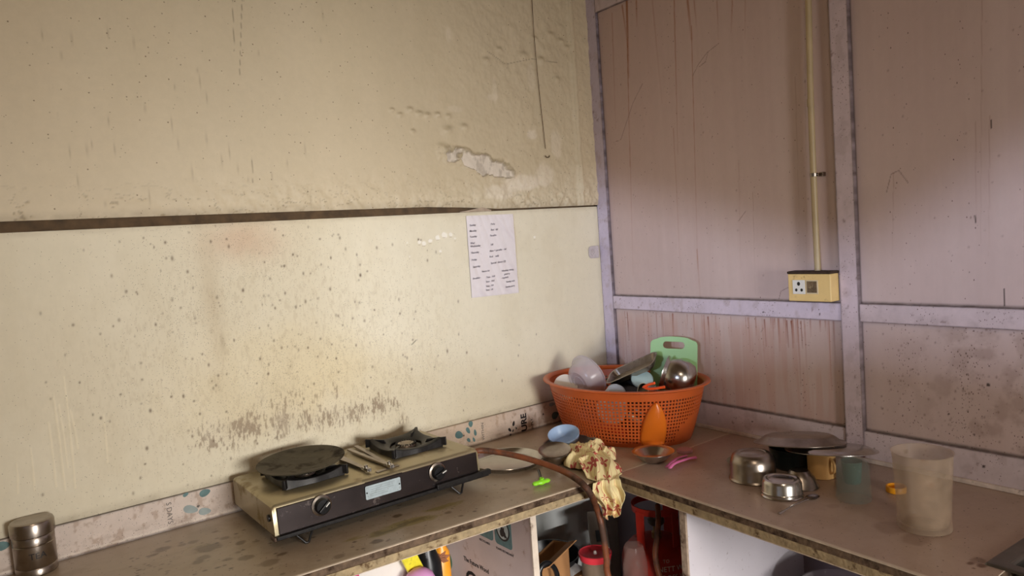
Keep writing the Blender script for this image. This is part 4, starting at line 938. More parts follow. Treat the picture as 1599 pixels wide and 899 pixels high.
# bulging teardrop panel on the front
for tc in (tcs[0], tcs[1]):
    mt = MB(); nq, nw = 22, 16
    for a in range(nq+1):
        q = a/nq; h = q*.82-.0; w = 1.08*HWD/speed(tc)*(math.sin(math.pi*min(1, (.34+.66*q)))**.65) if q < 1 else 0.0
        if q < .14: w *= .60+.40*math.sin(q/.14*math.pi/2)
        for b in range(nw+1):
            s_ = b/nw*2-1; bul = .020*math.sqrt(max(0, 1-s_*s_))*(math.sin(math.pi*min(1, .10+.90*(1-q)**.9)) if q > .12 else (.4+q*5)*.9)+.001
            mt.v.append(tuple(shell_pt(tc+s_*w, max(h, 0), bul)))
    for a in range(nq):
        for b in range(nw): i = a*(nw+1)+b; mt.f.append((i, i+1, i+nw+2, i+nw+1))
    o = mt.build('teardrop_panel', m_orange2, bk, smooth=True, solid=.002); o['label'] = 'smooth bright orange teardrop-shaped panel without holes'

# ---- things in the basket (world positions)
m_frost = clear('frosted_plastic', (206, 196, 198), .46, .25, var=.04)
def oriented(o, loc, axis, roll=0.):
    q = Vector(axis).normalized().to_track_quat('Z', 'Y'); o.rotation_euler = (q @ __import__('mathutils').Quaternion((0, 0, 1), roll)).to_euler(); o.location = loc
view = Vector(FV); rgt = Vector(RV)
# frosted tub lying on its side, its bottom towards us
c = pxx(903, 598, -.335)
fc = thing('frosted_tub', 'frosted plastic tub tipped on its side at the left of the basket', 'tub', c)
lathed('tub', [(0, .003), (.020, .003), (.022, .001), (.024, .003), (.033, .003), (.036, -.001), (.040, -.001), (.043, .002), (.050, .006), (.056, .016), (.0655, .048), (.068, .056), (.074, .057), (.074, .060), (.066, .060), (.063, .048), (.053, .018), (.047, .009), (.038, .005), (0, .005)], m_frost, fc, n=64)
oriented(fc, c, (.86, .02, .30)); fc.scale = (1.12, 1.12, 1.0)
# green chopping board standing behind
m_green = mat('green_board_plastic', (142, 182, 124), .45, var=.05, nscale=10)
def outline_board():
    w, h = .166, .215; o = []
    for cx, cy, rr, a0 in ((w/2-.018, h-.030, .018, 0), (-w/2+.018, h-.030, .018, 90), (-w/2+.012, .012, .012, 180), (w/2-.012, .012, .012, 270)):
        for k in range(7): a = math.radians(a0+90*k/6); o.append((cx+rr*math.cos(a), cy+rr*math.sin(a)))
        if a0 == 0:
            for k in range(1, 8): x = w/2-.018-(w-.036)*k/8; o.append((x, h-.012+.012*(1-(x/(w/2))**2)))
    return o
def board_mesh():
    bm = bmesh.new(); out = outline_board(); hol = [(x, y+.184) for x, y in rrect(.076, .025, .0115)]
    for loop in (out, hol):
        vs = [bm.verts.new((x, 0, y)) for x, y in loop]
        for i in range(len(vs)): bm.edges.new((vs[i], vs[(i+1) % len(vs)]))
    bmesh.ops.triangle_fill(bm, use_beauty=True, edges=bm.edges)
    me = bpy.data.meshes.new('chopping_board'); bm.to_mesh(me); bm.free(); me.materials.append(m_green)
    o = bpy.data.objects.new('chopping_board', me); COL.objects.link(o)
    md = o.modifiers.new('solid', 'SOLIDIFY'); md.thickness = .008; md.offset = 0
    md = o.modifiers.new('bevel', 'BEVEL'); md.width = .0015; md.segments = 2; md.limit_method = 'ANGLE'
    return o
gb = top(board_mesh(), 'green plastic chopping board with a handle slot standing at the back of the basket', 'chopping board')
pt = pxx(1046, 527, -.105); gb.location = (pt.x, pt.y, pt.z-.213)
gb.rotation_euler = (math.radians(-6), math.radians(3), math.radians(-58))
# steel pot lying on its side, right
c = pxx(1062, 588, -.150)
sp = thing('steel_pot', 'steel pot with curved belly lying on its side at the right of the basket', 'pot', c)
lathed('pot', [(0, .0), (.030, .0), (.046, .008), (.056, .028), (.057, .050), (.050, .068), (.047, .074), (.055, .082), (.056, .084), (.053, .084), (.045, .075), (.048, .066), (.054, .050), (.053, .030), (.044, .011), (.030, .003), (0, .003)], m_steel, sp, n=64)
oriented(sp, pxx(1084, 596, -.120), (-.42, .72, .26)); sp.scale = (1.12, 1.12, 1.25)
# steel tray seen from its side, lying diagonal
c = pxx(985, 578, -.235)
tr = thing('steel_tray', 'long grey steel tray propped diagonally in the middle of the basket', 'tray', c)
mb = MB(); prf = [(.036, .0), (.046, .018), (.050, .019), (.050, .0175), (.047, .0165), (.038, -.0015)]
L_ = .085
ptsA = rrect(2*(L_), .074, .02, 6); ptsB = rrect(2*(L_+.010), .094, .026, 6); ptsC = rrect(2*(L_+.016), .106, .03, 6)
v0 = [(x, y, 0) for x, y in ptsA]; v1 = [(x, y, .020) for x, y in ptsB]; v2 = [(x, y, .0205) for x, y in ptsC]; nn_ = len(v0)
mb.add(v0+v1+v2, [tuple(range(nn_))]+[(i, (i+1) % nn_, nn_+(i+1) % nn_, nn_+i) for i in range(nn_)]+[(nn_+i, nn_+(i+1) % nn_, 2*nn_+(i+1) % nn_, 2*nn_+i) for i in range(nn_)])
mb.build('tray', m_steeld, tr, smooth=True, solid=.0012)
a = pxx(955, 598, -.27); b = pxx(1028, 566, -.20); ax = (Vector(b)-Vector(a)).normalized()
nrm = (-view*.30+Vector((0, 0, .85))); nrm = (nrm-ax*nrm.dot(ax)).normalized(); yy = nrm.cross(ax)
tr.matrix_world = Matrix(((ax.x, yy.x, nrm.x, 0), (ax.y, yy.y, nrm.y, 0), (ax.z, yy.z, nrm.z, 0), (0, 0, 0, 1))); 
tr.rotation_euler = Matrix(((ax.x, yy.x, nrm.x), (ax.y, yy.y, nrm.y), (ax.z, yy.z, nrm.z))).to_euler(); tr.location = (Vector(a)+Vector(b))/2+Vector((.01, .01, 0))
# pale blue shallow cup with its bottom up
c = pxx(966, 612, -.345); o = top(lathed('pale_blue_cup', [(0, .0), (.026, .0), (.033, -.006), (.037, -.030), (.039, -.032), (.036, -.032), (.031, -.008), (0, -.004)], mat('pale_blue', (186, 196, 210), .35, var=.03), None), 'pale blue cup bottom up at the front of the basket', 'cup'); o.location = (c.x+.01, c.y+.02, c.z-.0); o.rotation_euler = (math.radians(38), math.radians(-25), 0)
# pale blue lid behind it
c = pxx(1003, 590, -.24); o = top(lathed('blue_lid', [(0, .0), (.034, .0), (.038, -.003), (.038, -.010), (.036, -.010), (.034, -.004), (0, -.003)], mat('pale_blue_lid', (180, 206, 210), .3, var=.03), None), 'pale blue round lid under the grey tray in the basket', 'dish'); o.location = c; o.rotation_euler = (math.radians(30), math.radians(-25), 0)
# dark frying pan in the middle
c = pxx(980, 606, -.29); o = top(lathed('black_pan', [(0, .0), (.060, .0), (.078, .022), (.080, .022), (.079, .020), (.062, -.003), (0, -.003)], m_blk, None), 'black pan lying among the dishes in the basket', 'pan'); o.location = (c.x+.05, c.y+.03, c.z-.035); o.rotation_euler = (math.radians(18), math.radians(-16), 0)
# small steel cup on its side
c = pxx(1005, 606, -.30); o = thing('steel_cup', 'small shiny steel cup lying on its side behind the orange clip', 'cup', c)
lathed('cup', [(0, 0), (.021, 0), (.023, .003), (.026, .050), (.027, .051), (.0255, .051), (.0225, .005), (0, .003)], m_steel, o); oriented(o, c+rgt*.035-Vector((0, 0, .012)), -rgt*.8-view*.5+Vector((0, 0, .12)))
# red-orange clip
m_ro = mat('red_orange_plastic', (244, 92, 40), .3, var=.04)
a = pxx(1005, 604, -.345); b = pxx(1022, 598, -.335); c2 = pxx(1038, 604, -.325); d2 = pxx(1015, 607, -.345)
rc = thing('orange_clip', 'red-orange plastic clip lying on top by the basket rim', 'clip', a)
MB().tube([rel(x, rc) for x in spline([a, a*.5+b*.5+Vector((0, 0, .002)), b], 4)], .0065, 8, flat=.7).build('short_arm', m_ro, rc, smooth=True)
MB().tube([rel(x, rc) for x in spline([a, d2, c2], 4)], .0065, 8, flat=.7).build('long_arm', m_ro, rc, smooth=True)
# pale plate at the left inside edge, plate seen through the mesh, red thing low down
c = pxx(880, 592, -.36); o = top(lathed('cream_saucer', [(0, .002), (.030, .002), (.045, .008), (.047, .008), (.045, .006), (.031, 0), (0, 0)], mat('cream_melamine', (222, 214, 198), .3, var=.04), None), 'cream saucer standing on edge at the left end of the basket', 'saucer'); oriented(o, pxx(884, 604, -.345), (-.85, -.5, .15))
def bwall(t, h, off): 
    p = shell_pt(t, h, off); return Matrix.Translation(BC) @ Matrix.Rotation(BPH, 4, 'Z') @ p
pp = pxx(966, 636, -.36)
o = top(lathed('white_plate', [(0, .002), (.036, .002), (.050, .009), (.053, .009), (.050, .006), (.037, 0), (0, 0)], mat('white_melamine', (226, 216, 214), .3, var=.04), None), 'white plate standing inside the basket, showing through the holes', 'plate')
oriented(o, Vector((-.352, -.375, .120)), (-.80, -.55, .18))
o = top(MB().tube(spline([Vector((-.33, -.26, .03)), Vector((-.335, -.33, .045)), Vector((-.315, -.40, .03))], 6), .026, 14, flat=.6).build('red_ladle_bowl', mat('red_plastic', (226, 60, 28), .35, var=.05), smooth=True), 'red plastic ladle low in the basket, showing through the holes', 'ladle')
o = top(lathed('steel_tumbler', [(0, 0), (.024, 0), (.026, .004), (.033, .085), (.034, .086), (.032, .086), (.025, .006), (0, .004)], m_steel, None), 'steel tumbler lying at the bottom of the basket behind the teardrop panel', 'tumbler'); oriented(o, Vector((-.25, -.45, .05)), (.2, .95, .12))
o = top(lathed('black_bowl', [(0, 0), (.04, 0), (.062, .02), (.07, .05), (.072, .05), (.068, .05), (.058, .02), (.04, .004), (0, .004)], m_blk, None), 'black bowl at the bottom of the basket under the grey tray', 'bowl'); o.location = (-.225, -.27, .006)

# ================================================================ RIGHT WORKTOP THINGS
def thingat(name, lbl, cat, xc, yf, w, z=.0006, rr=None):
    p, r = stand(xc, yf, w); t = thing(name, lbl, cat, (p.x, p.y, z)); return t, (rr or r)
# upturned steel pot
t, r = thingat('upturned_pot', 'tall upturned steel pot, left one of the steel group', 'pot', 1177, 759, 72)
lathed('pot', [(r, 0), (r+.001, .002), (r-.001, .005), (r-.003, .008), (r-.0035, .050), (r-.010, .068), (r-.018, .074), (r-.028, .076), (r-.030, .0745), (r-.034, .0745), (r-.036, .076), (0, .076), (0, .073), (r-.020, .072), (r-.006, .05), (r-.005, .006), (r-.002, .0)], m_steeld, t)
t2, r = thingat('upturned_bowl', 'short upturned steel bowl nearest the worktop edge', 'bowl', 1222, 784, 63)
lathed('bowl', [(r, 0), (r+.001, .002), (r-.002, .005), (r-.0025, .010), (r-.001, .012), (r-.0025, .014), (r-.003, .036), (r-.008, .044), (r-.014, .0455), (r-.018, .043), (r-.022, .043), (r-.024, .044), (0, .044), (0, .041), (r-.01, .04), (r-.005, .03), (r-.002, 0)], m_steel, t2)
t3, r = thingat('flared_bowl', 'flared upturned steel bowl behind the short one', 'bowl', 1250, 768, 56)
lathed('bowl', [(r, 0), (r+.001, .001), (r-.003, .004), (r-.010, .026), (r-.022, .040), (r-.026, .044), (0, .044), (0, .041), (r-.024, .040), (r-.012, .024), (r-.003, 0)], m_steeld, t3)
# pale glass plate behind the pot
t4 = top(lathed('glass_saucer', [(0, .003), (.045, .003), (.058, .008), (.064, .014), (.0655, .014), (.060, .006), (.046, 0), (0, 0)], clear('greenish_glass', (150, 165, 140), .35, .12), None), 'pale greenish glass saucer partly hidden behind the tall upturned pot', 'saucer'); p = pz(1152, 728, 0); t4.location = (p.x+.03, p.y-.02, .0006)
# dark box-like container under the platters
p = pz(1236, 742, 0)
dk = top(lathed('dark_pot', [(0, 0), (.060, 0), (.066, .006), (.070, .058), (.072, .060), (.068, .060), (.064, .008), (0, .004)], mat('dark_green_enamel', (40, 46, 44), .3, .3, var=.2), None), 'dark green enamel pot holding up the two steel platters', 'pot'); dk.location = (-.185, -.955, .0006)
# two big steel platters stacked
R1 = .118
m_disc = m_steel
def plat(name, lbl, px_, py_, depth, tilt, roll):
    d = ray(px_, py_); c = Vector(CAM+d*depth); hv = Vector((FV[0], FV[1], 0)).normalized(); sv = Vector((hv.y, -hv.x, 0))
    t = thing(name, lbl, 'platter', c); Rm = Matrix.Rotation(tilt, 3, sv) @ Matrix.Rotation(roll, 3, hv); t.rotation_euler = Rm.to_euler(); return t
u1 = plat('lower_platter', 'large steel platter reaching over the beige mug', 1297, 702, 2.06, math.radians(-9), math.radians(3))
lathed('platter', [(0, .010), (.10, .010), (.108, .006), (.118, .0), (.124, .0), (.124, -.0015), (.117, -.002), (.107, .004), (.100, .008), (0, .008)], m_steel, u1, n=80)
u2 = plat('upper_platter', 'large upturned steel platter on top of the stack by the post', 1248, 689, 2.13, math.radians(-9), math.radians(2))
lathed('platter', [(0, .020), (.088, .020), (.098, .016), (.116, .002), (.128, .0), (.128, -.0015), (.115, -.001), (.096, .013), (.087, .018), (0, .018)], m_steeld, u2, n=80)
# beige mug
t5, r = thingat('beige_mug', 'beige plastic mug under the edge of the large platter', 'mug', 1284, 750, 41)
m_beige = mat('beige_plastic', (232, 184, 118), .35, var=.03)
lathed('mug', [(0, 0), (r-.002, 0), (r, .002), (r+.001, .078), (r+.002, .080), (r-.001, .080), (r-.0025, .004), (0, .003)], m_beige, t5)
dv_ = Vector((CAM[0]-t5.location.x, CAM[1]-t5.location.y, 0)).normalized(); sd_ = Vector((-dv_.y, dv_.x, 0)); hx = (dv_*.80+sd_*.6).normalized()*(r+.0005)
hh = (dv_*.80+sd_*.6).normalized()
MB().tube(spline([hx+Vector((0, 0, .018)), hx+hh*.014+Vector((0, 0, .026)), hx+hh*.018+Vector((0, 0, .040)), hx+hh*.012+Vector((0, 0, .054)), hx+Vector((0, 0, .060))], 6), .0035, 10).build('handle', m_beige, t5, smooth=True)
# upturned glass with teal tumbler behind
t6, r = thingat('upturned_glass', 'clear upturned tumbler right of the beige mug', 'glass', 1334, 788, 52)
m_glass = clear('clear_glass', (150, 160, 152), .19, .05); 
lathed('glass', [(r, 0), (r+.0005, .002), (r-.003, .085), (r-.007, .097), (r-.013, .102), (0, .102), (0, .098), (r-.014, .098), (r-.009, .093), (r-.006, .084), (r-.002, 0)], m_glass, t6)
t7 = top(lathed('teal_cup', [(0, 0), (.020, 0), (.022, .003), (.026, .060), (.027, .061), (.025, .061), (.020, .004), (0, .003)], clear('teal_plastic', (72, 112, 102), .7, .3), None), 'small teal cup seen through the clear tumbler', 'cup'); p = pz(1333, 758, 0); t7.location = (p.x+.02, p.y+.014, .0006)
# tall translucent cup
t8, r = thingat('plastic_cup', 'tall scratched translucent plastic cup near the sink', 'cup', 1444, 838, 76)
m_cup = mat('scratched_plastic', (176, 154, 130), .26, alpha=.30, var=.25, nscale=30, dirt=(150, 110, 80), dirt_amt=.06, dirt_scale=16)
lathed('cup', [(0, .006), (r-.008, .004), (r-.002, .0), (r+.001, .002), (r+.001, .016), (r-.002, .018), (r-.0015, .022), (r+.007, .176), (r+.009, .178), (r+.006, .178), (r-.004, .022), (r-.006, .012), (0, .010)], m_cup, t8)
# yellow lid
p = pz(1396, 768, .0); yl = thing('screw_cap', 'orange-yellow screw cap lying behind the tall cup', 'cap', (p.x+.006, p.y-.003, .0006))
lathed('cap_shell', [(.0235, 0), (.0245, .001), (.0245, .014), (.0235, .0155), (.020, .0155), (.020, .004), (0, .004), (0, 0)], mat('yellow_plastic', (236, 160, 30), .35, var=.04), yl)
# spoon
a = pz(1216, 802, .003); b = pz(1242, 787, .004); c = pz(1262, 779, .003)
sn = thing('teaspoon', 'steel teaspoon lying against the short upturned bowl', 'spoon', (b.x, b.y, .0006))
MB().tube([rel(x, sn) for x in spline([a, b*.9+a*.1, c], 8)], [.005, .005, .0045, .004, .003, .0028, .0028, .0026, .0026, .0026, .0026, .003, .003, .003, .004, .004, .004], 8, flat=.4).build('handle', m_steel, sn, smooth=True)
d = (Vector(c)-Vector(b)).normalized(); ang = math.atan2(d.y, d.x)
MB().lathe([(0, .0012), (.010, .002), (.015, .005), (.0155, .005), (.011, .001), (0, 0)], 28, Matrix.Translation(rel(c, sn)+d*.018-Vector((0, 0, .003))) @ Matrix.Rotation(ang, 4, 'Z') @ Matrix.Diagonal((1.45, 1, 1, 1))).build('bowl', m_steel, sn, smooth=True)
# sink
m_sink = mat('sink_steel', (120, 116, 110), .38, .9, var=.25, nscale=16, bump=.1)
sk = thing('kitchen_sink', 'grey steel sink let into the right end of the worktop', 'sink', (-.27, -1.85, 0))
c0 = pz(1536, 879, .003); c1 = pz(1599, 838, .003)
sdir = (Vector(c1)-Vector(c0)); sdir.z = 0; sdir.normalize(); ndir = Vector((sdir.y, -sdir.x, 0)); ndir = ndir if ndir.y < 0 else -ndir
def sp_(u, v, z): q = Vector((c0.x, c0.y, 0))+sdir*u+ndir*v; return (q.x-sk.location.x, q.y-sk.location.y, z)
LU = .40; mb = MB()
lv = [(0, 0, LU, .42, .0008), (.003, .003, LU-.003, .417, .006), (.030, .035, LU-.03, .39, .006), (.036, .041, LU-.036, .384, .0), (.045, .05, LU-.045, .375, -.15)]
for (u0, v0_, u1_, v1_, z) in lv: mb.v += [sp_(u0, v0_, z), sp_(u1_, v0_, z), sp_(u1_, v1_, z), sp_(u0, v1_, z)]
for a in range(len(lv)-1):
    for b in range(4): mb.f.append((a*4+b, a*4+(b+1) % 4, a*4+4+(b+1) % 4, a*4+4+b))
mb.f.append(tuple(range(len(lv)*4-4, len(lv)*4)))
mb.build('basin', m_sink, sk, bevel=.004)

# ================================================================ ON THE WALLS
# sheet of paper
def paper(U, V):
    c = Canvas(U, V, (226, 218, 218)); c.rgb *= (.96+.07*fbm(U*14, V*14, 2))[..., None]
    c.disp += .0025*(fbm(U*9+V*5, V*3, 4)-.5)+.0016*np.abs(np.sin((U*.9+V*.45)*22))*.6
    c.mix(.35*sm(.50, .7, fbm(U*7+V*9, V*3, 6)), (206, 196, 200)); c.mix(.12*sm(.02, 0, V), (160, 140, 120)); return c
pq = [wl(727, 337), wl(800, 334), wl(809, 457), wl(736, 465)]
def pplace(U, V, D):
    a, b, c_, d_ = [np.array(q) for q in pq]
    X_ = (a[0]*(1-U)+b[0]*U)*V+(d_[0]*(1-U)+c_[0]*U)*(1-V); Z_ = (a[1]*(1-U)+b[1]*U)*V+(d_[1]*(1-U)+c_[1]*U)*(1-V)
    return X_, -.0035-D, Z_
m_paper = paint_mat('paper', .75, '8a8080', 300, .05, 80, 1., .02)
pg = thing('handwritten_sheet', 'white handwritten sheet stuck on the cream board near the corner', 'sheet of paper', (-.54, 0, .67))
o = grid('sheet', np.linspace(0, 1, 60), np.linspace(0, 1, 80), pplace, paper, m_paper, thick=.0003, parent=pg); o.matrix_parent_inverse = parent_world(pg).inverted()
m_pen = mat('ink_blue_black', (122, 116, 126), .6)
def scrib(body, px_, py_, size=.0098, sh=.25):
    p = py(px_, py_, -.0052); text(body, 'handwriting', size, (p.x, -.0062, p.z-.003), (1, 0, .04), (-.04, 0, 1), m_pen, pg, shear=sh, depth=.0003, bold=.00006, world=True, sx=.95)
for b_, x_, y_ in [('Sunday', 733, 352), ('Monday', 733, 361), ('Tuesday', 733, 370), ('Wed', 734, 380), ('Wednesday', 734, 385), ('Thursday', 735, 395), ('Friday', 736, 406), ('Saturday', 738, 417), ('Poha', 766, 350), ('Roti  dal', 766, 359), ('Paratha', 765, 368), ('Idli', 766, 382), ('Aloo + paratha - dal', 764, 392), ('Roti    sabji', 764, 401), ('Special  dinner (2)', 766, 411),
                  ('Notice for', 752, 424), ('Breakfast -', 738, 435), ('Time - 10.0', 759, 433), ('Time - 10.0', 758, 440), ('Time - 9.0', 758, 447), ('Time - ok', 758, 453), ('Weekday timing', 783, 423), ('good ty', 787, 428), ('- regularly', 782, 434), ('Sunday only', 790, 440), ('Sunday party', 789, 448), ('-', 750, 352), ('-', 750, 386), ('-', 750, 396)]:
    scrib(b_, x_, y_, .0098 if y_ < 420 else .0088)
# socket box and conduit
m_cream = mat('aged_cream_plastic', (222, 190, 126), .45, var=.06, nscale=20, dirt=(120, 88, 48), dirt_amt=.06, dirt_scale=30)
B0 = thing('socket_box', 'yellowed surface box with a three-pin socket on the lilac wall', 'socket', RW(.955, 0, .475))
def rwm(mb, name, m, par, **k): return mb.build(name, m, par, world=True, **k)
rwm(rwbox(MB(), .886, 1.026, .0015, .046, .4755, .5585), 'back_box', m_cream, B0, bevel=.003)
rwm(rwbox(MB(), .884, 1.0285, .001, .048, .5585, .5665), 'greasy_dust', mat('grease_dust', (58, 42, 30), .9, var=.4, nscale=60, bump=1., bscale=80), B0, bevel=.003)
rwm(rwbox(MB(), .903, .9445, .046, .0485, .4975, .5405), 'socket_plate', mat('white_plastic_plate', (222, 218, 208), .35, var=.04), B0, bevel=.001)
for ds, dz, rr in ((0, .010, .0048), (-.0085, -.009, .0038), (.0095, -.009, .0038)):
    q = RW(.9238+ds, .0487, .519+dz); mb = MB().lathe([(0, -.0005), (rr, -.0005), (rr, .0004), (0, .0004)], 16, Matrix.Translation(q) @ Matrix.Rotation(-math.pi/2, 4, 'Y') @ Matrix.Diagonal((1.25, 1, 1, 1)))
    rwm(mb, 'pin_hole', m_blk, B0)
rwm(rwbox(MB(), .9475, .987, .046, .0485, .4985, .5405), 'switch_plate', mat('grubby_plate', (206, 186, 150), .45, var=.1), B0, bevel=.001)
rwm(rwbox(MB(), .9515, .9835, .0485, .0505, .5025, .5370), 'switch_rocker', mat('grubby_rocker', (104, 84, 60), .7, var=.4, nscale=90, dirt=(170, 150, 110), dirt_amt=.2, dirt_scale=70), B0, bevel=.001)
cd = thing('conduit_pipe', 'thin cream conduit pipe running down the lilac wall to the socket', 'pipe', RW(.96, .0, 1.0))
pts = [RW(wr(x, y, .012)[0], .012, wr(x, y, .012)[1]) for x, y in ((1262, -20), (1265, 120), (1269, 240), (1273, 340), (1277, 424))]
rwm(MB().tube(spline(pts, 5), .0092, 14), 'pipe', mat('cream_pipe', (184, 164, 128), .42, var=.1, nscale=14), cd, smooth=True)
jq = wr(1266, 165, .012); rwm(MB().tube([RW(jq[0]-.0002, .012, jq[1]+.02), RW(jq[0], .012, jq[1]-.002)], .0104, 14), 'coupling', MATS['cream_pipe'], cd, smooth=True)
cq = wr(1271, 273, .012); cl_ = thing('pipe_clip', 'small grey steel saddle clip holding the conduit pipe', 'clip', RW(cq[0], 0, cq[1]))
mb = MB(); n0 = 14
for a in range(n0):
    t0, t1 = math.pi*a/n0, math.pi*(a+1)/n0; f = lambda t: (cq[0]-.0112*math.cos(t), .009+.0145*math.sin(t))
    (s0, o0), (s1, o1) = f(t0), f(t1); mb.bar(RW(s0, o0, cq[1]), RW(s1, o1, cq[1]), .010, .0014, up=RW(0, 1, 0))
mb.bar(RW(cq[0]+.011, .0, cq[1]), RW(cq[0]+.011, .012, cq[1]), .010, .0016)
rwm(mb, 'strap', m_steeld, cl_)
rwm(rwbox(MB(), cq[0]+.010, cq[0]+.024, -.012, .0025, cq[1]-.006, cq[1]+.006), 'tab', m_steeld, cl_, bevel=.001)
rwm(MB().lathe([(0, 0), (.004, 0), (.003, .0018), (0, .0022)], 12, Matrix.Translation(RW(cq[0]+.018, .0025, cq[1])) @ Matrix.Rotation(-math.pi/2, 4, 'Y')), 'screw', m_rust, cl_, smooth=True)
# painted-over hasp at the corner
m_hasp = mat('painted_metal', (196, 186, 186), .45, .1, var=.15, nscale=50, dirt=(90, 76, 70), dirt_amt=.15, dirt_scale=40)
hz = (.680+.617)/2; hp_ = thing('wall_hasp', 'small painted-over metal lug sticking out at the wall corner', 'bracket', (-.035, 0, hz))
mb = MB().prism([(-.030, -.012), (-.026, -.021), (-.016, -.025), (.026, -.025), (.026, .025), (-.016, .025), (-.026, .021), (-.030, .012)], 0, .004, lambda x, z, d: (x, -.001-d, z)); mb.build('lug', m_hasp, hp_, bevel=.0015)
MB().tube([(-.012+.011*math.cos(t*.4), -.0062, .0+.011*math.sin(t*.4)) for t in range(0, 13)], .0028, 8).build('raised_ring', m_hasp, hp_, smooth=True)
# thread and hook on the plaster
a = wl(831, 0); b = wl(853, 243); thd = thing('hanging_thread', 'thin dark thread hanging down the cream plaster to a small hook', 'thread', (b[0], 0, b[1]))
pts = [py(x, y, -.0075) for x, y in ((830, -20), (833, 40), (838, 100), (844, 160), (849, 205), (852, 232))]
MB().tube(spline(pts, 5), .0011, 6).build('thread', mat('dark_thread', (92, 70, 50), .8), thd, smooth=True, world=True)
MB().tube([(.0+.010*math.cos(t), -.008, .0+.008*math.sin(t)) for t in np.linspace(math.pi, 2*math.pi, 12)], .0016, 8).build('hook', mat('hook_metal', (96, 84, 70), .4, .8), thd, smooth=True)
# loose flap of plaster lying in the groove above the paper
a = wl(716, 325); b = wl(760, 326)
mb = MB().prism([(a[0], -.006), (a[0]+.03, -.010), (b[0]-.02, -.004), (b[0]+.02, -.001), (b[0], .008), (a[0]+.01, .010)], .8325, .842, lambda x, y, z: (x, y, z+.008*math.sin(x*40)*(1 if z > .84 else 0)))
top(mb.build('plaster_flake', mat('pale_plaster', (176, 158, 138), .8, var=.2, nscale=60, bump=.8), bevel=.001), 'loose grey-white plaster flake on the ledge above the handwritten sheet', 'plaster flake')

# ================================================================ UNDER THE WORKTOPS
# gas cylinder
gc = thing('gas_cylinder', 'red gas cylinder with white lettering under the corner of the worktop', 'gas cylinder', (CY[0], CY[1], FLOOR))
m_red = mat('cylinder_red', (178, 44, 30), .42, var=.12, nscale=14, dirt=(110, 40, 30), dirt_amt=.15, dirt_scale=10)
H = -.365-FLOOR
lathed('body', [(0, .02), (.08, .02), (CR-.02, .03), (CR, .06), (CR, H-.07), (CR-.008, H-.040), (CR-.030, H-.016), (.05, H-.002), (.02, H), (0, H)], m_red, gc)
lathed('foot_ring', [(CR-.03, 0), (CR-.028, 0), (CR-.022, .03), (CR-.024, .03)], m_red, gc)
lathed('guard_ring', [(.080, H+.105), (.084, H+.105), (.084, H+.128), (.080, H+.128), (.080, H+.105)], m_red, gc)
vdir = math.atan2(CAM[1]-CY[1], CAM[0]-CY[0])
for da in (-.72, .9, 2.6):
    a = vdir+da; M = Matrix.Translation((.083*math.cos(a), .083*math.sin(a), H+.052)) @ Matrix.Rotation(a, 4, 'Z')
    MB().boxm(M, .004, .036, .125).build('guard_stay', m_red, gc, bevel=.001)
MB().lathe([(0, 0), (.018, 0), (.018, .02), (.012, .025), (.012, .05), (0, .05)], 20, Matrix.Translation((0, 0, H))).build('valve', m_brass, gc, smooth=True)
rg = rel(reg, gc)
MB().lathe([(0, -.012), (.024, -.012), (.030, -.004), (.030, .006), (.020, .014), (0, .016)], 28, Matrix.Translation((0, 0, H+.060))).build('regulator', mat('regulator_grey', (96, 88, 82), .4, .5, var=.2), gc, smooth=True)
MB().tube([(0, 0, H+.060), rg*.5+Vector((0, 0, H+.06))*.5+Vector((0, 0, .008)), rg+Vector((0, 0, .002))], .009, 12).build('outlet', MATS['regulator_grey'], gc, smooth=True)
m_wprint = mat('white_print', (214, 200, 190), .6)
def wrapc(zc, a0, R_):
    def f(x, y, z): a = a0+x/R_; return (math.cos(a)*(R_+.0006+z), math.sin(a)*(R_+.0006+z), zc+y)
    return f
for body, zz, a0, sz in (('NETT WT', H-.068, vdir-.02, .026), ('GROSS WT', H-.098, vdir-.05, .026), ('TO', H-.040, vdir+.12, .018)):
    RR = CR if zz < H-.06 else CR-.006
    text(body, 'cylinder_lettering', sz, (0, 0, 0), (1, 0, 0), (0, 0, 1), m_wprint, gc, warp=wrapc(zz, a0, RR), sx=.9)
# clear plastic bag in front of it
c = pxx(990, 880, -.375)
mb = MB(); n1, n2 = 40, 26
for j in range(n2+1):
    h = j/n2
    for i in range(n1):
        t = 2*math.pi*i/n1; R_ = .046*(math.sin(math.pi*min(1, .22+.78*(1-h)))**.5)*(1-.25*h)+.001; R_ *= 1+.20*(float(fbm(np.array(math.cos(t)*2+5), np.array(math.sin(t)*2+h*6), 3))-.5)*2+.05*math.sin(5*t+7*h)
        if j == n2: R_ = .002
        mb.v.append((R_*math.cos(t), R_*math.sin(t), h*.26))
mb.f = [(j*n1+i, j*n1+(i+1) % n1, (j+1)*n1+(i+1) % n1, (j+1)*n1+i) for j in range(n2) for i in range(n1)]
o = top(mb.build('plastic_bag', clear('crumpled_film', (176, 150, 140), .30, .2, bump=.8), smooth=True), 'crumpled clear plastic bag standing before the red gas cylinder', 'plastic bag'); tb_ = pxx(992, 836, -.375)
o.location = (-.415, -.50, tb_.z-.26)
st_ = top(MB().box(-.06, .06, -.055, .055, 0, .1).build('carton_stack', mat('dull_cardboard', (128, 100, 76), .8, var=.15), bevel=.002), 'brown cardboard box under the clear plastic bag', 'box'); st_.location = (-.415, -.50, FLOOR); st_.scale = (1, 1, (tb_.z-.26-FLOOR)/.1)
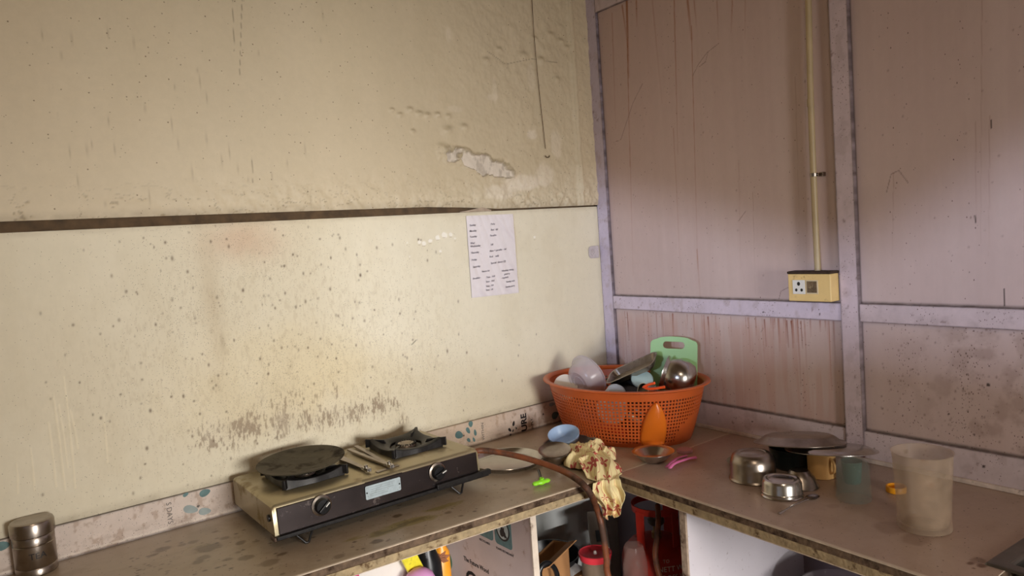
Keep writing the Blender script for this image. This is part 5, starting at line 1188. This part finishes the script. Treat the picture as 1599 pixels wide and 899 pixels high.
# long grey carton
m_gcard = mat('grey_card', (150, 136, 124), .7, var=.1, nscale=14)
lb_ = thing('long_carton', 'long grey carton with a dark hole lying slantwise in the corner under the worktop', 'carton', (-.36, -.18, -.43))
a = Vector((-.32, -.08, SHZ+.07)); 
mb = MB(); A_, B_ = pz(950, 806, -.36), pz(988, 862, -.43)
A_, B_ = Vector((-.20, -.09, -.395)), Vector((-.355, -.275, -.435))
lb_.location = (A_+B_)/2; mb.bar(A_-lb_.location, B_-lb_.location,  .065, .070); mb.build('box', m_gcard, lb_, bevel=.0015)
dirb = (B_-A_).normalized(); wd = Vector((0, 0, 1)).cross(dirb).normalized(); nb_ = dirb.cross(wd).normalized()
q = (B_-lb_.location)-dirb*.07+nb_*.0380
MB().bar(q-dirb*.035, q+dirb*.035, .024, .0015).build('hand_hole', m_blk, lb_)
# black tub behind, red-lidded jar, brown carton, black cable, papers
bt = thing('black_basin', 'round black basin behind the red-lidded jar', 'basin', (-.50, -.145, SHZ+.0006))
lathed('basin', [(0, .002), (.080, .002), (.105, .04), (.118, .10), (.122, .102), (.116, .102), (.102, .04), (.078, .006), (0, .006)], m_blk, bt)
jl = pxx(929, 861, -.465)
jr = thing('red_lidded_jar', 'clear jar with round red-pink lid on the low shelf', 'jar', (jl.x, jl.y, SHZ+.0006))
jh = jl.z-SHZ-.012
m_rl = mat('red_pink_lid', (226, 62, 74), .3, var=.04)
lathed('jar', [(0, 0), (.044, 0), (.048, .004), (.048, jh*.8), (.042, jh), (.040, jh), (.045, jh*.78), (.045, .006), (0, .004)], clear('jar_clear', (150, 130, 110), .5, .15), jr)
ld = lathed('lid', [(.048, jh-.012), (.052, jh-.012), (.0565, jh+.004), (.057, jh+.010), (.054, jh+.012), (.050, jh+.008), (.030, jh+.003), (.012, jh+.003), (0, jh+.004)], m_rl, jr)
lathed('lid_knob', [(0, jh+.003), (.006, jh+.004), (.005, jh+.012), (.003, jh+.015), (0, jh+.0155)], mat('white_knob', (230, 220, 214), .4), ld)
m_card = mat('brown_card', (168, 122, 78), .75, var=.08, nscale=10)
bx = thing('open_carton', 'open brown carton with a dark arrow print on the low shelf', 'carton', (-.70, -.23, SHZ+.0006))
zt_ = pxx(862, 868, -.66).z
pA = Vector((-.845, -.235, 0)); 
f0 = pxx(838, 862, -.80); f1 = pxx(888, 858, -.60)
hgt = .5*(f0.z+f1.z)-SHZ-.018
A_ = Vector((f0.x, f0.y, 0)); B_ = Vector((f1.x, f1.y, 0)); dr = (B_-A_).normalized(); nr = Vector((-dr.y, dr.x, 0)); nr = nr if nr.y > 0 else -nr
def cpt(u, v, z): q = A_+dr*u+nr*v; return (q.x-bx.location.x, q.y-bx.location.y, z)
Lc = (B_-A_).length; Dc = .055; T = .003
mb = MB()
def cb(u0, u1_, v0_, v1_, z0, z1): mb.add([cpt(u, v, z) for u in (u0, u1_) for v in (v0_, v1_) for z in (z0, z1)], [(0, 1, 3, 2), (4, 6, 7, 5), (0, 4, 5, 1), (2, 3, 7, 6), (0, 2, 6, 4), (1, 5, 7, 3)])
cb(0, Lc, 0, T, 0, hgt); cb(0, Lc, Dc-T, Dc, 0, hgt); cb(0, T, 0, Dc, 0, hgt); cb(Lc-T, Lc, 0, Dc, 0, hgt); cb(0, Lc, 0, Dc, 0, T); mb.build('box', m_card, bx)
fl = MB(); fl.add([cpt(.0, 0, hgt), cpt(Lc, 0, hgt), cpt(Lc-.01, -.035, hgt+.016), cpt(.01, -.035, hgt+.016)], [(0, 1, 2, 3)]); fl.build('front_flap', m_card, bx, solid=.003)
MB().prism([(.03, .33), (.60, .50), (.58, .62), (.92, .40), (.86, .12), (.74, .30), (.30, .30)], 0, .0006, lambda u, v, d: cpt(u*Lc, -.0002-d, v*hgt*.8+hgt*.15)).build('arrow_print', mat('grey_arrow', (92, 88, 84), .7), bx)
c = pxx(843, 890, -.80); o = top(MB().tube(spline([c+Vector((0, 0, -.05)), c, c+Vector((.03, .0, .012)), c+Vector((.06, .0, -.02)), c+Vector((.07, 0, -.08))], 6), .008, 10).build('black_cable', m_blk, smooth=True), 'black ribbed cable before the brown carton', 'cable')
o = top(MB().add([(0, 0, 0), (.07, .01, .004), (.06, .05, .012), (.0, .045, .004)], [(0, 1, 2, 3)]).build('paper_scrap', mat('white_paper', (214, 212, 210), .8), solid=.0006), 'white paper scrap between the brown carton and the red-lidded jar', 'paper'); o.location = (-.52, -.30, SHZ+.075)
bx2 = top(MB().box(-.05, .05, -.035, .035, 0, .072).build('small_brown_box', m_card, bevel=.001), 'small brown box under the white paper scrap', 'box'); bx2.location = (-.49, -.275, SHZ+.0006)
# big steel pot under the right worktop
bp_ = pxx(1240, 885, -.33)
bp = thing('large_steel_pot', 'large round steel pot in the dark under the right worktop', 'pot', (-.20, -1.10, FLOOR))
lathed('pot', [(0, .45), (.10, .45), (.125, .44), (.15, .41), (.155, .36), (.155, .05), (.15, .02), (0, .0)], m_steel, bp, n=64)
# things left of the printed divider, on their shelf
wb = thing('white_carton', 'white printed carton with a pink corner under the worktop', 'carton', (-1.25, -.42, SHL+.0006))
c0 = Vector((-1.42, -.47, 0)); zt1 = -.062
MB().box(-.20, .060, -.03, .0, 0, zt1-SHL).build('box', mat('white_card', (226, 220, 212), .6, var=.03), wb, bevel=.002)
MB().box(-.2005, -.105, -.0315, -.0005, (zt1-SHL)-.06, zt1-SHL+.0004).build('pink_corner', mat('magenta_print', (212, 60, 120), .5), wb, bevel=.0005)
text('Lykke', 'carton_print', .03, (-.05, -.0305, .26), (1, 0, 0), (0, 0, 1), m_inkg, wb) if False else None
yb_ = pxx(650, 870, -1.15)
yw = top(MB().box(-.022, .022, -.006, .006, -.10, .062).build('yellow_wrapper', mat('yellow_film', (232, 220, 60), .3, var=.15, nscale=60, dirt=(70, 66, 40), dirt_amt=.15, dirt_scale=30), bevel=.004), 'narrow yellow printed wrapper beside the white carton', 'wrapper'); p = py(640, 872, -.475); yw.location = (p.x, p.y, p.z); yw.rotation_euler = (0, math.radians(-22), 0)
p = py(655, 893, -.505)
mb = MB().lathe([(0, .055), (.018, .052), (.034, .040), (.044, .018), (.048, -.01), (.046, -.06), (.044, -.12), (.036, SHL-p.z+.048), (0, SHL-p.z+.046)], 30)
o = top(mb.build('pink_pouch', mat('lilac_pink', (222, 160, 214), .45, var=.04, bump=.3, bscale=20), smooth=True), 'lilac-pink pouch below the yellow wrapper', 'pouch'); o.location = (p.x, p.y, p.z-.045)
p = py(664, 850, -.42)
mb = MB().lathe([(0, .10), (.02, .10), (.026, .085), (.028, .05), (.040, .02), (.044, -.10), (.044, -.22), (0, -.22)], 28)
o = top(mb.build('black_bottle', m_blk, smooth=True), 'glossy black bottle beside the dried leaves', 'bottle'); o.location = (p.x, p.y, -.165)
p = py(686, 852, -.32)
p = py(687, 838, -.20); hb = p.z-SHL
mb = MB().lathe([(0, hb), (.014, hb), (.016, hb-.03), (.026, hb-.05), (.028, .01), (.026, 0), (0, 0)], 28)
o = top(mb.build('amber_bottle', mat('amber_plastic', (226, 150, 40), .3, var=.06), smooth=True), 'orange-yellow bottle in front of the printed board', 'bottle'); o.location = (p.x, -.20, SHL+.0006)
# dried star-shaped leaf on a stalk
p = py(684, 872, -.43); lf = thing('dried_leaf', 'dried brown star-shaped leaf hanging before the printed board', 'dried leaf', p)
m_leaf = mat('dry_leaf', (150, 98, 68), .7, var=.2, nscale=50)
for k, a in enumerate((150, 185, 215, 120, 45, 5, -30, 90)):
    t = math.radians(a); L_ = (.038, .040, .036, .03, .032, .036, .034, .022)[k]; d = Vector((math.cos(t), -.25, math.sin(t)*.8)); s_ = Vector((-math.sin(t), 0, math.cos(t)))
    w_ = .0075; mb = MB().add([(0, 0, 0), d*L_*.5+s_*w_+Vector((0, -.004, 0)), d*L_, d*L_*.5-s_*w_+Vector((0, -.004, 0)), d*L_*.5+Vector((0, .002, 0))], [(0, 1, 4), (1, 2, 4), (2, 3, 4), (3, 0, 4)])
    mb.build('leaflet', m_leaf, lf, solid=.0008)
for dx in (-.016, -.004, .006): MB().tube(spline([(0, 0, 0), (dx*.6, -.004, -.03), (dx*2, -.002, -.09), (dx*2.6, 0, -.16)], 5), .0014, 6).build('stalk', mat('straw', (200, 168, 90), .6), lf, smooth=True)
MB().tube([(0, 0, 0), (-.004, 0, .025), (-.005, .0, .06)], .0014, 6).build('stalk', MATS['straw'], lf, smooth=True)
